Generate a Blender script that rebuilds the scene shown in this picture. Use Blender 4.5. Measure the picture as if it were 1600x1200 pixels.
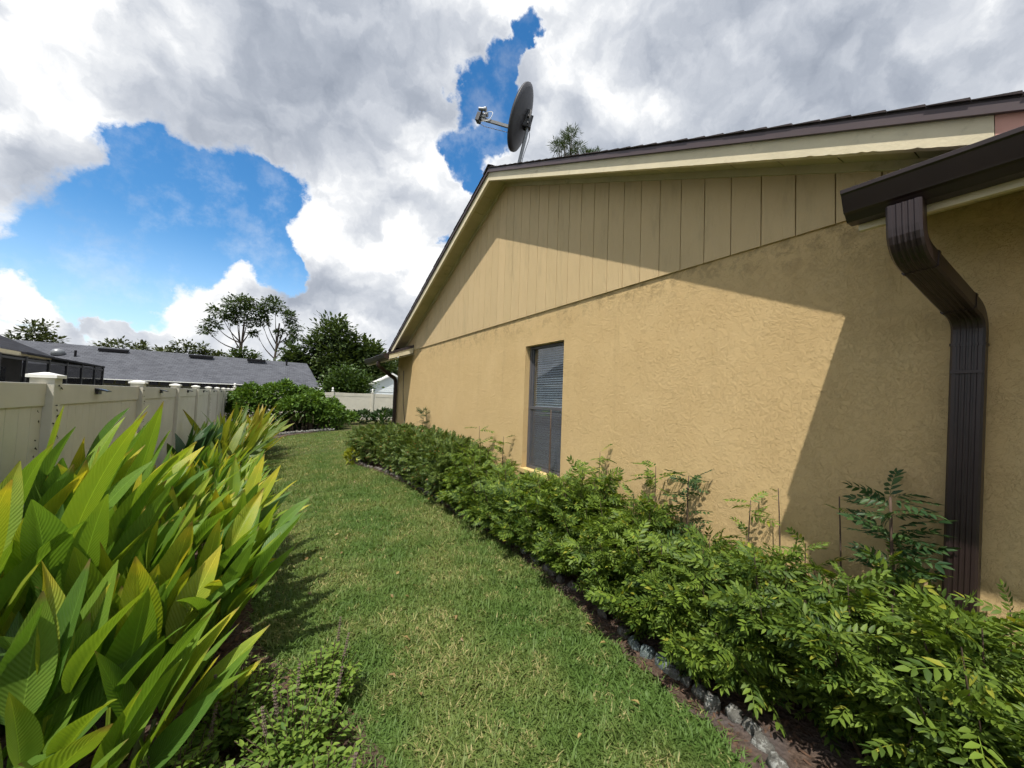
import bpy, math, random
import numpy as np
from mathutils import Vector, Matrix

for o in list(bpy.data.objects):
    bpy.data.objects.remove(o, do_unlink=True)
scene = bpy.context.scene
COL = scene.collection
rad = math.radians
random.seed(7)
RNG = np.random.default_rng(11)

# ------------------------------------------------------------------ camera
EYE = 1.70
YAW, PITCH, ROLL = rad(31.596), rad(2.441), rad(2.099)
def cam_axes():
    f = Vector((math.sin(YAW)*math.cos(PITCH), math.cos(YAW)*math.cos(PITCH), math.sin(PITCH)))
    r = Vector((math.cos(YAW), -math.sin(YAW), 0)); u = r.cross(f)
    r2 = math.cos(ROLL)*r + math.sin(ROLL)*u
    u2 = -math.sin(ROLL)*r + math.cos(ROLL)*u
    return r2, u2, f
cd = bpy.data.cameras.new('camera'); cam = bpy.data.objects.new('camera', cd); COL.objects.link(cam)
r_, u_, f_ = cam_axes()
cam.matrix_world = Matrix(((r_.x, u_.x, -f_.x, 0), (r_.y, u_.y, -f_.y, 0), (r_.z, u_.z, -f_.z, EYE), (0, 0, 0, 1)))
cd.sensor_width = 36.0; cd.lens = 13.5; cd.clip_start = 0.02; cd.clip_end = 3000
scene.camera = cam

# ------------------------------------------------------------------ light, sky, exposure
SUN_TO = Vector((0.70, 0.54, -1.71)).normalized()          # the way sunlight travels
sun_el = math.asin(-SUN_TO.z); sun_az = math.atan2(-SUN_TO.x, -SUN_TO.y)
sd = bpy.data.lights.new('sun', 'SUN'); sd.energy = 3.0; sd.angle = rad(0.55); sd.color = (1.0, 0.955, 0.88)
sun = bpy.data.objects.new('sun', sd); COL.objects.link(sun)
sun.rotation_euler = SUN_TO.to_track_quat('-Z', 'Y').to_euler(); sun.location = (-8, -6, 20)
vs = scene.view_settings
scene.display_settings.display_device = 'sRGB'
vs.view_transform = 'Standard'; vs.look = 'None'; vs.gamma = 1.0; vs.use_curve_mapping = False
vs.exposure = 0.95
scene.render.engine = 'CYCLES'
scene.cycles.use_denoising = True; scene.cycles.use_adaptive_sampling = True; scene.cycles.adaptive_threshold = 0.03
scene.cycles.max_bounces = 8; scene.cycles.transparent_max_bounces = 12
scene.cycles.diffuse_bounces = 3; scene.cycles.glossy_bounces = 3; scene.cycles.transmission_bounces = 4

# the cumulus of that sky: azimuth, elevation, radius in degrees, weight
HOLES = [(-17.9, 9.9, 4.34, 1.0), (-14.2, 14.1, 5.84, 1.0), (-10.1, 19.3, 5.65, 1.0), (-12.2, 22.7, 2.89, 1.0), (-5.2, 21.2, 4.52, 1.0), (-1.7, 23.9, 2.54, 1.0), (-6.7, 16.2, 5.5, 1.0), (-2.7, 17.5, 2.76, 1.0), (-15.2, 8.6, 4.12, 1.0), (-20.7, 10.4, 2.12, 1.0), (-10.4, 11.0, 3.98, 1.0), (-16.9, 6.4, 2.11, 1.0), (-0.1, 15.4, 1.46, 0.8), (33.0, 45.6, 1.0, 0.9), (31.6, 43.6, 1.1, 1.0), (29.3, 41.9, 1.83, 1.0), (24.5, 40.5, 2.0, 1.0), (21.4, 38.6, 1.5, 0.9), (22.0, 34.5, 1.91, 1.0), (25.0, 32.7, 2.44, 1.0), (27.4, 36.3, 2.6, 1.0), (24.9, 29.4, 1.27, 1.0), (29.0, 39.2, 1.65, 1.0), (22.3, 22.7, 0.9, 0.6)]
CUM = [(-4.6, 13.0, 1.78, 1.0), (-6.7, 9.6, 2.79, 1.0), (-9.4, 7.3, 2.27, 1.0), (-11.4, 5.3, 1.69, 1.0), (-15.1, 5.3, 0.88, 1.0), (-20.5, 7.5, 1.61, 1.0), (-18.7, 6.1, 1.5, 1.0), (-1.0, 11.4, 2.19, 1.0), (-21.6, 7.5, 1.15, 1.0), (-17.6, 4.1, 1.35, 1.0), (-13.4, 4.3, 1.73, 1.0)]
DARK = [(6.3, 34.1, 9.18, 0.75), (-11.7, 31.3, 4.65, 0.5), (-17.6, 18.5, 3.5, 0.6), (-20.9, 14.9, 2.77, 0.6), (9.3, 11.1, 4.6, 0.7), (2.9, 12.8, 3.08, 0.6), (16.1, 13.6, 3.51, 0.5), (77.7, 27.5, 13.15, 0.5), (57.7, 32.0, 10.04, 0.4), (68.3, 39.0, 8.37, 0.35), (-2.3, 36.8, 6.78, 0.4)]
BRIGHT = [(-10.0, 35.8, 1.71, 1.0), (-8.7, 32.7, 1.62, 1.0), (-21.0, 27.1, 3.45, 0.7), (-17.1, 24.4, 2.44, 0.5), (8.8, 21.1, 5.87, 1.0), (3.0, 23.7, 3.22, 1.0), (16.8, 17.2, 4.32, 0.8), (19.9, 28.9, 3.14, 0.7), (35.6, 45.0, 3.05, 0.6), (41.7, 39.7, 4.68, 0.7), (-4.6, 13.0, 2.05, 1.0), (-7.5, 8.7, 2.95, 1.0), (-20.1, 7.0, 1.92, 1.0), (81.4, 34.0, 3.02, 0.5), (9.4, 9.0, 2.95, 0.8)]

class N:
    """small node-tree writer"""
    def __init__(s, tree): s.t = tree; s.n = tree.nodes; s.l = tree.links
    def new(s, typ, **kw):
        n = s.n.new(typ)
        for k, v in kw.items(): setattr(n, k, v)
        return n
    def put(s, sock, v):
        if hasattr(v, 'is_linked') or isinstance(v, bpy.types.NodeSocket): s.l.new(v, sock)
        else: sock.default_value = v
    def math(s, op, a, b=0.0, c=0.0, clamp=False):
        n = s.new('ShaderNodeMath', operation=op, use_clamp=clamp)
        s.put(n.inputs[0], a); s.put(n.inputs[1], b); s.put(n.inputs[2], c); return n.outputs[0]
    def vmath(s, op, a, b=(0, 0, 0), scale=1.0):
        n = s.new('ShaderNodeVectorMath', operation=op); s.put(n.inputs[0], a); s.put(n.inputs[1], b)
        if op == 'SCALE': s.put(n.inputs[3], scale)
        return n.outputs[1] if op in ('DOT_PRODUCT', 'LENGTH', 'DISTANCE') else n.outputs[0]
    def rng(s, v, a, b, c=0.0, d=1.0, smooth=True):
        n = s.new('ShaderNodeMapRange', interpolation_type='SMOOTHSTEP' if smooth else 'LINEAR')
        for i, x in enumerate((v, a, b, c, d)): s.put(n.inputs[i], x)
        return n.outputs[0]
    def noise(s, vec, scale, detail=4.0, rough=0.55, dist=0.0, lac=2.0, out=0):
        n = s.new('ShaderNodeTexNoise'); 
        if vec is not None: s.put(n.inputs['Vector'], vec)
        s.put(n.inputs['Scale'], scale); s.put(n.inputs['Detail'], detail); s.put(n.inputs['Roughness'], rough)
        s.put(n.inputs['Distortion'], dist); s.put(n.inputs['Lacunarity'], lac)
        return n.outputs[out]
    def mix(s, fac, a, b, blend='MIX'):
        n = s.new('ShaderNodeMix', data_type='RGBA', blend_type=blend)
        s.put(n.inputs[0], fac)
        for i, x in ((6, a), (7, b)): s.put(n.inputs[i], (*x, 1.0) if isinstance(x, tuple) and len(x) == 3 else x)
        return n.outputs[2]
    def ramp(s, fac, stops):
        n = s.new('ShaderNodeValToRGB'); s.put(n.inputs[0], fac); e = n.color_ramp.elements
        while len(e) < len(stops): e.new(0.5)
        for el, (p, c) in zip(e, stops): el.position = p; el.color = (*c, 1.0)
        return n.outputs[0]

world = bpy.data.worlds.new('World'); scene.world = world; world.use_nodes = True
world.cycles.sampling_method = 'MANUAL'; world.cycles.sample_map_resolution = 256
W = N(world.node_tree); W.n.clear()
def azel(a, e):
    a, e = rad(a), rad(e); return (math.sin(a)*math.cos(e), math.cos(a)*math.cos(e), math.sin(e))
tc = W.new('ShaderNodeTexCoord'); gen = W.vmath('NORMALIZE', tc.outputs['Generated'])
n7 = W.noise(gen, 6.0, 8.0, 0.60, out=1)
warp = W.vmath('SUBTRACT', n7, (0.5, 0.5, 0.5))
dw = W.vmath('NORMALIZE', W.vmath('ADD', gen, W.vmath('SCALE', warp, scale=0.20)))
dsoft = W.vmath('NORMALIZE', W.vmath('ADD', gen, W.vmath('SCALE', warp, scale=0.10)))
def blobs(lst, vec, r_in, r_out):
    acc = None
    for az, el, r, w in lst:
        d = W.vmath('DOT_PRODUCT', vec, azel(az, el))
        m = W.rng(d, math.cos(rad(r*r_out)), math.cos(rad(r*r_in)), 0.0, w)
        acc = m if acc is None else W.math('ADD', acc, m)
    return W.math('MINIMUM', acc, 1.0)
hole = blobs(HOLES, dw, 0.15, 1.65)
cumu = blobs(CUM, dw, 0.2, 1.55)
drk = blobs(DARK, dsoft, 0.0, 1.7)
brt = blobs(BRIGHT, dsoft, 0.0, 2.0)
sep = W.new('ShaderNodeSeparateXYZ'); W.put(sep.inputs[0], gen); up = sep.outputs[2]
fine = W.noise(gen, 13.0, 9.0, 0.63)
soft = W.noise(gen, 2.6, 5.0, 0.55)
# towards the view the heaps are as charted; elsewhere the same broken cumulus with gaps between the heaps
back = W.rng(W.vmath('DOT_PRODUCT', gen, azel(35, 25)), 0.25, 0.62)
base = W.math('MAXIMUM', W.rng(soft, 0.38, 0.52), back)
fld = W.math('MAXIMUM', W.math('SUBTRACT', base, hole), W.math('MULTIPLY', cumu, 0.95))
fld = W.math('ADD', fld, W.math('MULTIPLY', W.math('SUBTRACT', fine, 0.5), 1.35))
lowhaze = W.rng(up, 0.15, 0.02)
fld = W.math('ADD', fld, W.math('MULTIPLY', lowhaze, 0.25))
alpha = W.rng(fld, 0.12, 0.78)
wisp = W.math('MULTIPLY', W.rng(fine, 0.44, 0.70), 0.22)
alpha = W.math('MAXIMUM', alpha, wisp)
# light and shade inside the heaps: lit edges, grey bellies, billows lit from the sun's side
body = W.noise(dw, 4.4, 7.0, 0.52)
offs = W.vmath('ADD', dw, tuple(-0.05*c for c in SUN_TO))
body2 = W.noise(offs, 4.4, 7.0, 0.52)
relief = W.math('MULTIPLY', W.math('SUBTRACT', body, body2), 2.7)
lum = W.math('ADD', 0.76, W.math('MULTIPLY', W.math('SUBTRACT', soft, 0.5), 0.5))
lum = W.math('ADD', lum, relief)
lum = W.math('SUBTRACT', lum, W.math('MULTIPLY', drk, 0.46))
lum = W.math('ADD', lum, W.math('MULTIPLY', brt, 0.30))
lum = W.math('ADD', lum, W.math('MULTIPLY', W.rng(fld, 1.0, 0.45), 0.16))
lum = W.math('ADD', lum, W.math('MULTIPLY', lowhaze, 0.10))
ccol = W.ramp(lum, [(0.0, (0.29, 0.325, 0.39)), (0.3, (0.39, 0.425, 0.49)), (0.6, (0.54, 0.57, 0.625)), (0.85, (0.72, 0.74, 0.77)), (1.0, (0.90, 0.905, 0.91))])
sky = W.new('ShaderNodeTexSky', sky_type='NISHITA', sun_disc=False)
sky.sun_elevation = sun_el; sky.sun_rotation = sun_az; sky.air_density = 1.0; sky.dust_density = 0.6; sky.ozone_density = 2.2
hs = W.new('ShaderNodeHueSaturation'); W.put(hs.inputs['Color'], sky.outputs[0]); hs.inputs['Hue'].default_value = 0.497; hs.inputs['Saturation'].default_value = 1.34; hs.inputs['Value'].default_value = 0.95
SKY_STRENGTH = 0.10
clouds = W.vmath('SCALE', ccol, scale=0.61/SKY_STRENGTH)
pale = W.mix(W.math('MULTIPLY', W.rng(up, 0.34, 0.06), 0.42), hs.outputs[0], (4.3, 5.9, 7.6))
col = W.mix(alpha, pale, clouds)
bg = W.new('ShaderNodeBackground'); W.put(bg.inputs[0], col); bg.inputs[1].default_value = SKY_STRENGTH
wo = W.new('ShaderNodeOutputWorld'); W.l.new(bg.outputs[0], wo.inputs[0])

# ------------------------------------------------------------------ helpers
WL = {}                                                            # world location of every object built
def wl(o): return WL.get(o.name, Vector((0, 0, 0)))
def link(o, parent=None, world=Vector((0, 0, 0))):
    COL.objects.link(o)
    world = Vector(world); WL[o.name] = world
    if parent is not None:
        o.parent = parent; o.location = world - wl(parent)
    else:
        o.location = world
    return o
def tag(o, label=None, cat=None, group=None, kind=None):
    if label: o['label'] = label
    if cat: o['category'] = cat
    if group: o['group'] = group
    if kind: o['kind'] = kind
    return o
def thing(name, loc, label, cat, group=None, parent=None):
    o = bpy.data.objects.new(name, None); o.empty_display_size = 0.2
    link(o, parent, loc)
    return tag(o, label, cat, group)
def np_mesh(name, V, F, mat, smooth=False, UV=None):
    """V (n,3) float, F (m,k) int"""
    V = np.asarray(V, np.float32); F = np.asarray(F, np.int32); k = F.shape[1]
    me = bpy.data.meshes.new(name)
    me.vertices.add(len(V)); me.vertices.foreach_set('co', V.ravel())
    me.loops.add(F.size); me.loops.foreach_set('vertex_index', F.ravel())
    me.polygons.add(len(F)); me.polygons.foreach_set('loop_start', np.arange(0, F.size, k, dtype=np.int32))
    if UV is not None:
        lay = me.uv_layers.new(name='UVMap'); lay.data.foreach_set('uv', np.asarray(UV, np.float32)[F.ravel()].ravel())
    me.update(calc_edges=True)
    if smooth: me.polygons.foreach_set('use_smooth', np.ones(len(F), bool))
    me.materials.append(mat)
    return me
def put(name, me, parent=None, loc=(0, 0, 0), **kw):
    o = bpy.data.objects.new(name, me); link(o, parent, loc); return tag(o, **kw)

class MB:
    """collects faces in world space; build() links them as one mesh object with its origin at the foot of its bounds"""
    def __init__(s): s.v = []; s.f = []
    def add(s, vs, fs):
        n = len(s.v); s.v += [tuple(v) for v in vs]; s.f += [tuple(n+i for i in f) for f in fs]; return s
    def hexa(s, p):   # p: 4 bottom ccw, 4 top ccw
        return s.add(p, [(3, 2, 1, 0), (4, 5, 6, 7), (0, 1, 5, 4), (1, 2, 6, 5), (2, 3, 7, 6), (3, 0, 4, 7)])
    def box(s, x0, y0, z0, x1, y1, z1):
        return s.hexa([(x0, y0, z0), (x1, y0, z0), (x1, y1, z0), (x0, y1, z0), (x0, y0, z1), (x1, y0, z1), (x1, y1, z1), (x0, y1, z1)])
    def slope(s, x0, x1, y0, y1, zb, zt):   # zb, zt: functions of y
        return s.hexa([(x0, y0, zb(y0)), (x1, y0, zb(y0)), (x1, y1, zb(y1)), (x0, y1, zb(y1)), (x0, y0, zt(y0)), (x1, y0, zt(y0)), (x1, y1, zt(y1)), (x0, y1, zt(y1))])
    def prism_y(s, prof, y0, y1):           # prof: closed list of (x, z), extruded along y
        n = len(prof)
        s.add([(x, y0, z) for x, z in prof] + [(x, y1, z) for x, z in prof],
              [(i, (i+1) % n, n+(i+1) % n, n+i) for i in range(n)] + [tuple(range(n-1, -1, -1)), tuple(range(n, 2*n))]); return s
    def prism_x(s, prof, x0, x1):
        n = len(prof)
        s.add([(x0, y, z) for y, z in prof] + [(x1, y, z) for y, z in prof],
              [(i, (i+1) % n, n+(i+1) % n, n+i) for i in range(n)] + [tuple(range(n-1, -1, -1)), tuple(range(n, 2*n))]); return s
    def tube(s, path, radii, n=8, cap=True):
        path = [Vector(p) for p in path]
        if not isinstance(radii, (list, tuple)): radii = [radii]*len(path)
        radii = [float(r) for r in radii]; base = len(s.v); ref = None
        for i, p in enumerate(path):
            t = (path[min(i+1, len(path)-1)] - path[max(i-1, 0)]).normalized()
            if ref is None: ref = t.orthogonal().normalized()
            ref = (ref - t*ref.dot(t)).normalized(); b = t.cross(ref)
            for k in range(n):
                a = 2*math.pi*k/n; s.v.append(tuple(p + radii[i]*(math.cos(a)*ref + math.sin(a)*b)))
        for i in range(len(path)-1):
            for k in range(n):
                k2 = (k+1) % n; s.f.append((base+i*n+k, base+i*n+k2, base+(i+1)*n+k2, base+(i+1)*n+k))
        if cap:
            s.f.append(tuple(base+k for k in range(n-1, -1, -1))); s.f.append(tuple(base+(len(path)-1)*n+k for k in range(n)))
        return s
    def sweep(s, path, sect, side):         # sect: closed list of (a, b); a along `side`, b along tangent x side
        path = [Vector(p) for p in path]; side = Vector(side); base = len(s.v); n = len(sect)
        for i, p in enumerate(path):
            t = (path[min(i+1, len(path)-1)] - path[max(i-1, 0)]).normalized()
            a = (side - t*side.dot(t)).normalized(); b = t.cross(a)
            for u, v in sect: s.v.append(tuple(p + u*a + v*b))
        for i in range(len(path)-1):
            for k in range(n):
                k2 = (k+1) % n; s.f.append((base+i*n+k, base+i*n+k2, base+(i+1)*n+k2, base+(i+1)*n+k))
        s.f.append(tuple(base+k for k in range(n-1, -1, -1))); s.f.append(tuple(base+(len(path)-1)*n+k for k in range(n)))
        return s
    def mesh(s, name, mat, smooth=False, origin=None):
        V = np.array(s.v, float); c = np.array([(V[:, 0].min()+V[:, 0].max())/2, (V[:, 1].min()+V[:, 1].max())/2, V[:, 2].min()]) if origin is None else np.array(origin, float)
        me = bpy.data.meshes.new(name); me.from_pydata((V-c).tolist(), [], s.f); me.materials.append(mat)
        import bmesh
        bm = bmesh.new(); bm.from_mesh(me); bmesh.ops.recalc_face_normals(bm, faces=bm.faces); bm.to_mesh(me); bm.free()
        if smooth: me.polygons.foreach_set('use_smooth', np.ones(len(me.polygons), bool))
        me.update(); return me, Vector(c)
    def build(s, name, mat, parent=None, smooth=False, bevel=0.0, **kw):
        me, c = s.mesh(name, mat, smooth)
        o = put(name, me, parent, c, **kw)
        if bevel:
            m = o.modifiers.new('bevel', 'BEVEL'); m.width = bevel; m.segments = 2; m.limit_method = 'ANGLE'
        return o
def bend(path, r=0.06, k=4):
    """round the corners of a polyline"""
    P = [Vector(p) for p in path]; out = [P[0]]
    for i in range(1, len(P)-1):
        a = (P[i-1]-P[i]); b = (P[i+1]-P[i]); d = min(r, a.length*.45, b.length*.45)
        p0 = P[i]+a.normalized()*d; p1 = P[i]+b.normalized()*d
        for j in range(k+1):
            t = j/k; out.append((1-t)**2*p0 + 2*t*(1-t)*P[i] + t*t*p1)
    out.append(P[-1]); return out
def ground_z(x, y=0.0): return 0.075*max(-1.45, min(2.8, x))

# ------------------------------------------------------------------ materials
MATS = {}
def material(name):
    m = bpy.data.materials.new(name); m.use_nodes = True; t = N(m.node_tree); t.n.clear(); MATS[name] = m
    out = t.new('ShaderNodeOutputMaterial')
    return m, t, out
def pos(t): 
    g = t.new('ShaderNodeNewGeometry'); return g.outputs['Position']
def bsdf(t, out, col, rough=0.6, spec=0.3, metal=0.0, bump=None, strength=0.5, dist=0.01):
    b = t.new('ShaderNodeBsdfPrincipled')
    t.put(b.inputs['Base Color'], (*col, 1.0) if isinstance(col, tuple) else col)
    t.put(b.inputs['Roughness'], rough); t.put(b.inputs['Specular IOR Level'], spec); t.put(b.inputs['Metallic'], metal)
    if bump is not None:
        n = t.new('ShaderNodeBump'); t.put(n.inputs['Height'], bump); n.inputs['Strength'].default_value = strength; n.inputs['Distance'].default_value = dist
        t.l.new(n.outputs[0], b.inputs['Normal'])
    t.l.new(b.outputs[0], out.inputs[0]); return b
def plain(name, col, rough=0.6, spec=0.3, metal=0.0, var=0.15, vscale=3.0, grain=120.0, gstr=0.15, dirt=None):
    m, t, out = material(name); p = pos(t)
    n = t.noise(p, vscale, 5.0, 0.6)
    c = t.mix(t.rng(n, 0.3, 0.7, smooth=False), tuple(x*(1-var) for x in col), tuple(min(1, x*(1+var)) for x in col))
    if dirt:
        c = t.mix(t.math('MULTIPLY', t.rng(t.noise(p, dirt[1], 7.0, 0.7), dirt[2], dirt[2]+0.16), dirt[3]), c, dirt[0])
    bsdf(t, out, c, rough, spec, metal, t.noise(p, grain, 4.0, 0.6), gstr, 0.004)
    return m
def foliage(name, dark, light, trans=0.32, rough=0.45, spec=0.35, yellow=None, yfrac=0.0, patch=0.6):
    """leaf material: colour varies from leaf to leaf, light passes through"""
    m, t, out = material(name)
    g = t.new('ShaderNodeNewGeometry'); r = g.outputs['Random Per Island']
    n = t.noise(g.outputs['Position'], patch, 3.0, 0.5)
    f = t.math('ADD', t.math('MULTIPLY', r, 0.75), t.math('MULTIPLY', t.math('SUBTRACT', n, 0.35), 0.8), clamp=True)
    c = t.mix(f, dark, light)
    if yellow: c = t.mix(t.rng(t.math('FRACT', t.math('MULTIPLY', r, 17.31)), 1-yfrac, 1-yfrac+0.02), c, yellow)
    leafmix(t, out, c, trans, rough, spec)
    return m
def leafmix(t, out, c, trans, rough, spec, normal=None):
    b = t.new('ShaderNodeBsdfPrincipled'); t.put(b.inputs['Base Color'], c); b.inputs['Roughness'].default_value = rough
    b.inputs['Specular IOR Level'].default_value = spec
    tr = t.new('ShaderNodeBsdfTranslucent'); t.put(tr.inputs[0], t.mix(1.0, c, (1.15, 1.1, 0.45), 'MULTIPLY'))
    if normal is not None: t.l.new(normal, b.inputs['Normal']); t.l.new(normal, tr.inputs['Normal'])
    mx = t.new('ShaderNodeMixShader'); mx.inputs[0].default_value = trans
    t.l.new(b.outputs[0], mx.inputs[1]); t.l.new(tr.outputs[0], mx.inputs[2]); t.l.new(mx.outputs[0], out.inputs[0])

# stucco: skip-trowelled relief, stained under the siding
def make_stucco():
    m, t, out = material('stucco'); p = pos(t)
    w = t.vmath('ADD', p, t.vmath('SCALE', t.vmath('SUBTRACT', t.noise(p, 9.0, 3.0, 0.5, out=1), (0.5, 0.5, 0.5)), scale=0.035))
    patch_ = t.rng(t.noise(p, 3.2, 3.0, 0.6), 0.40, 0.58, 0.25, 1.0)
    a = t.rng(t.noise(w, 40.0, 5.0, 0.68), 0.485, 0.53)          # chips of trowelled plaster
    a2 = t.rng(t.noise(w, 17.0, 6.0, 0.70), 0.51, 0.55)
    ridge = t.math('SUBTRACT', 1.0, t.rng(t.math('ABSOLUTE', t.math('SUBTRACT', t.noise(w, 9.5, 4.0, 0.6, 0.8), 0.5)), 0.0, 0.018))
    f = t.noise(p, 120.0, 4.0, 0.65)
    h = t.math('ADD', t.math('MULTIPLY', t.math('MULTIPLY', a, patch_), 0.55), t.math('MULTIPLY', a2, 0.35))
    h = t.math('ADD', t.math('ADD', h, t.math('MULTIPLY', ridge, 0.22)), t.math('MULTIPLY', f, 0.30))
    n = t.noise(p, 1.7, 5.0, 0.6)
    c = t.mix(n, (0.515, 0.362, 0.172), (0.59, 0.425, 0.212))
    c = t.mix(t.math('MULTIPLY', ridge, 0.05), c, (0.40, 0.26, 0.09))
    s = t.new('ShaderNodeSeparateXYZ'); t.put(s.inputs[0], p)
    # mildew washed down from the siding joint; mottled darker high at the far corner
    band = t.rng(s.outputs[2], 2.42, 2.80)
    st = t.math('MULTIPLY', t.rng(t.noise(p, 8.5, 8.0, 0.75, 0.4), 0.47, 0.60), t.math('MULTIPLY', band, 0.42))
    c = t.mix(st, c, (0.17, 0.13, 0.055))
    drip = t.noise(t.vmath('MULTIPLY', p, (1.0, 1.0, 0.10)), 7.0, 5.0, 0.65)
    c = t.mix(t.math('MULTIPLY', t.rng(drip, 0.52, 0.70), t.math('MULTIPLY', t.rng(s.outputs[2], 0.6, 2.9), 0.20)), c, (0.30, 0.215, 0.10))
    c = t.mix(t.math('MULTIPLY', t.rng(t.noise(p, 2.4, 6.0, 0.7), 0.40, 0.7), 0.18), c, (0.66, 0.50, 0.27))
    cor = t.math('MULTIPLY', t.rng(s.outputs[1], 9.6, 10.25), t.rng(s.outputs[2], 1.5, 2.3))
    c = t.mix(t.math('MULTIPLY', t.math('MULTIPLY', cor, 0.6), t.rng(t.noise(p, 6.0, 6.0, 0.7), 0.35, 0.6)), c, (0.20, 0.17, 0.11))
    bsdf(t, out, c, 0.85, 0.15, 0.0, h, 0.7, 0.0060)
    return m
STUCCO = make_stucco()
def make_siding():
    m, t, out = material('painted_siding'); p = pos(t)
    v = t.vmath('MULTIPLY', p, (1.0, 1.0, 0.07))
    g = t.noise(v, 60.0, 5.0, 0.6, 1.2)
    kn = t.noise(t.vmath('MULTIPLY', p, (1, 1, 0.22)), 9.0, 4.0, 0.6, 2.0)
    oi = t.new('ShaderNodeObjectInfo')
    c = t.mix(t.noise(p, 2.0, 4.0, 0.6), (0.505, 0.372, 0.198), (0.58, 0.436, 0.240))
    c = t.mix(t.math('MULTIPLY', oi.outputs['Random'], 0.25), c, (0.42, 0.325, 0.17))
    mil = t.noise(t.vmath('MULTIPLY', p, (1, 1, 0.25)), 5.0, 6.0, 0.7)
    c = t.mix(t.math('MULTIPLY', t.rng(mil, 0.5, 0.72), 0.30), c, (0.27, 0.215, 0.115))
    h = t.math('ADD', t.math('MULTIPLY', g, 0.6), t.math('MULTIPLY', t.rng(kn, 0.4, 0.62), 0.5))
    bsdf(t, out, c, 0.75, 0.2, 0.0, h, 0.6, 0.006); return m
SIDING = make_siding()
CREAM = plain('cream_paint', (0.66, 0.58, 0.40), 0.7, 0.25, var=0.08, vscale=4, grain=55.0, gstr=0.45, dirt=((0.34, 0.29, 0.18), 7.0, 0.56, 0.5))
SOFFIT = plain('soffit_paint', (0.50, 0.43, 0.25), 0.75, 0.2, var=0.12, vscale=3, grain=70.0, gstr=0.3, dirt=((0.16, 0.14, 0.07), 5.0, 0.60, 0.6))
PINK = plain('bare_primer', (0.60, 0.33, 0.26), 0.75, 0.2, var=0.12, vscale=8)
BROWN = plain('brown_aluminium', (0.025, 0.0145, 0.0135), 0.38, 0.5, var=0.2, vscale=6, grain=40, gstr=0.06)
DRIP = plain('brown_drip_edge', (0.080, 0.058, 0.060), 0.5, 0.4, var=0.06, vscale=2, grain=30, gstr=0.05)
SHINGLE = plain('dark_shingle', (0.055, 0.045, 0.045), 0.9, 0.15, var=0.35, vscale=14, grain=260, gstr=0.7)
FRAME = plain('bronze_frame', (0.085, 0.083, 0.090), 0.45, 0.5, var=0.12, vscale=9)
SLATM = plain('blind_slat', (0.74, 0.78, 0.82), 0.5, 0.4, var=0.04)
GROOVE = plain('groove_shadow_paint', (0.20, 0.15, 0.075), 0.9, 0.1)
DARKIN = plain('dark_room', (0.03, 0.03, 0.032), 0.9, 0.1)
SILLM = plain('painted_sill', (0.58, 0.43, 0.19), 0.8, 0.2, var=0.1, vscale=9, grain=60, gstr=0.5)
def make_glass(name, tint, gloss_ior=1.5, dirt=0.06):
    m, t, out = material(name); p = pos(t)
    tr = t.new('ShaderNodeBsdfTransparent'); tr.inputs[0].default_value = (*tint, 1)
    gl = t.new('ShaderNodeBsdfGlossy'); gl.inputs['Roughness'].default_value = 0.02
    n = t.new('ShaderNodeBump'); t.put(n.inputs['Height'], t.noise(p, 2.2, 2.0, 0.5)); n.inputs['Strength'].default_value = 0.03; n.inputs['Distance'].default_value = 0.05
    t.l.new(n.outputs[0], gl.inputs['Normal'])
    fr = t.new('ShaderNodeLayerWeight'); fr.inputs[0].default_value = 0.5
    fac = t.math('ADD', t.math('MULTIPLY', t.math('POWER', fr.outputs['Facing'], 3.0), 0.75), 0.05, clamp=True)
    mx = t.new('ShaderNodeMixShader'); t.put(mx.inputs[0], fac); t.l.new(tr.outputs[0], mx.inputs[1]); t.l.new(gl.outputs[0], mx.inputs[2])
    df = t.new('ShaderNodeBsdfDiffuse'); df.inputs[0].default_value = (0.35, 0.36, 0.38, 1)
    m2 = t.new('ShaderNodeMixShader'); t.put(m2.inputs[0], t.math('MULTIPLY', t.noise(p, 6.0, 5.0, 0.6), dirt*2)); t.l.new(mx.outputs[0], m2.inputs[1]); t.l.new(df.outputs[0], m2.inputs[2])
    t.l.new(m2.outputs[0], out.inputs[0]); return m
GLASS = make_glass('window_glass', (0.80, 0.84, 0.86))
def make_screen(name, col, opacity):
    m, t, out = material(name)
    tr = t.new('ShaderNodeBsdfTransparent'); df = t.new('ShaderNodeBsdfDiffuse'); df.inputs[0].default_value = (*col, 1)
    mx = t.new('ShaderNodeMixShader'); mx.inputs[0].default_value = opacity
    t.l.new(tr.outputs[0], mx.inputs[1]); t.l.new(df.outputs[0], mx.inputs[2]); t.l.new(mx.outputs[0], out.inputs[0]); return m
SCREEN = make_screen('insect_screen', (0.12, 0.12, 0.13), 0.34)
LANAI_SCREEN = make_screen('lanai_screen', (0.02, 0.02, 0.022), 0.62)
VINYL = plain('white_vinyl', (0.53, 0.505, 0.425), 0.5, 0.35, var=0.07, vscale=2.5, grain=30, gstr=0.05, dirt=((0.36, 0.36, 0.26), 2.0, 0.56, 0.4))
VINYLCAP = plain('white_vinyl_cap', (0.78, 0.77, 0.72), 0.45, 0.4, var=0.05, vscale=6, dirt=((0.40, 0.40, 0.34), 14.0, 0.60, 0.6))
MATTE = plain('matte_black', (0.012, 0.012, 0.014), 0.9, 0.1)
BLACKP = plain('black_plastic', (0.02, 0.02, 0.024), 0.4, 0.5)
SOLAR = plain('solar_cell', (0.03, 0.035, 0.07), 0.18, 0.6, var=0.2)
TWIG = plain('dry_vine', (0.045, 0.038, 0.025), 0.9, 0.1, var=0.4, vscale=20)
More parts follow.
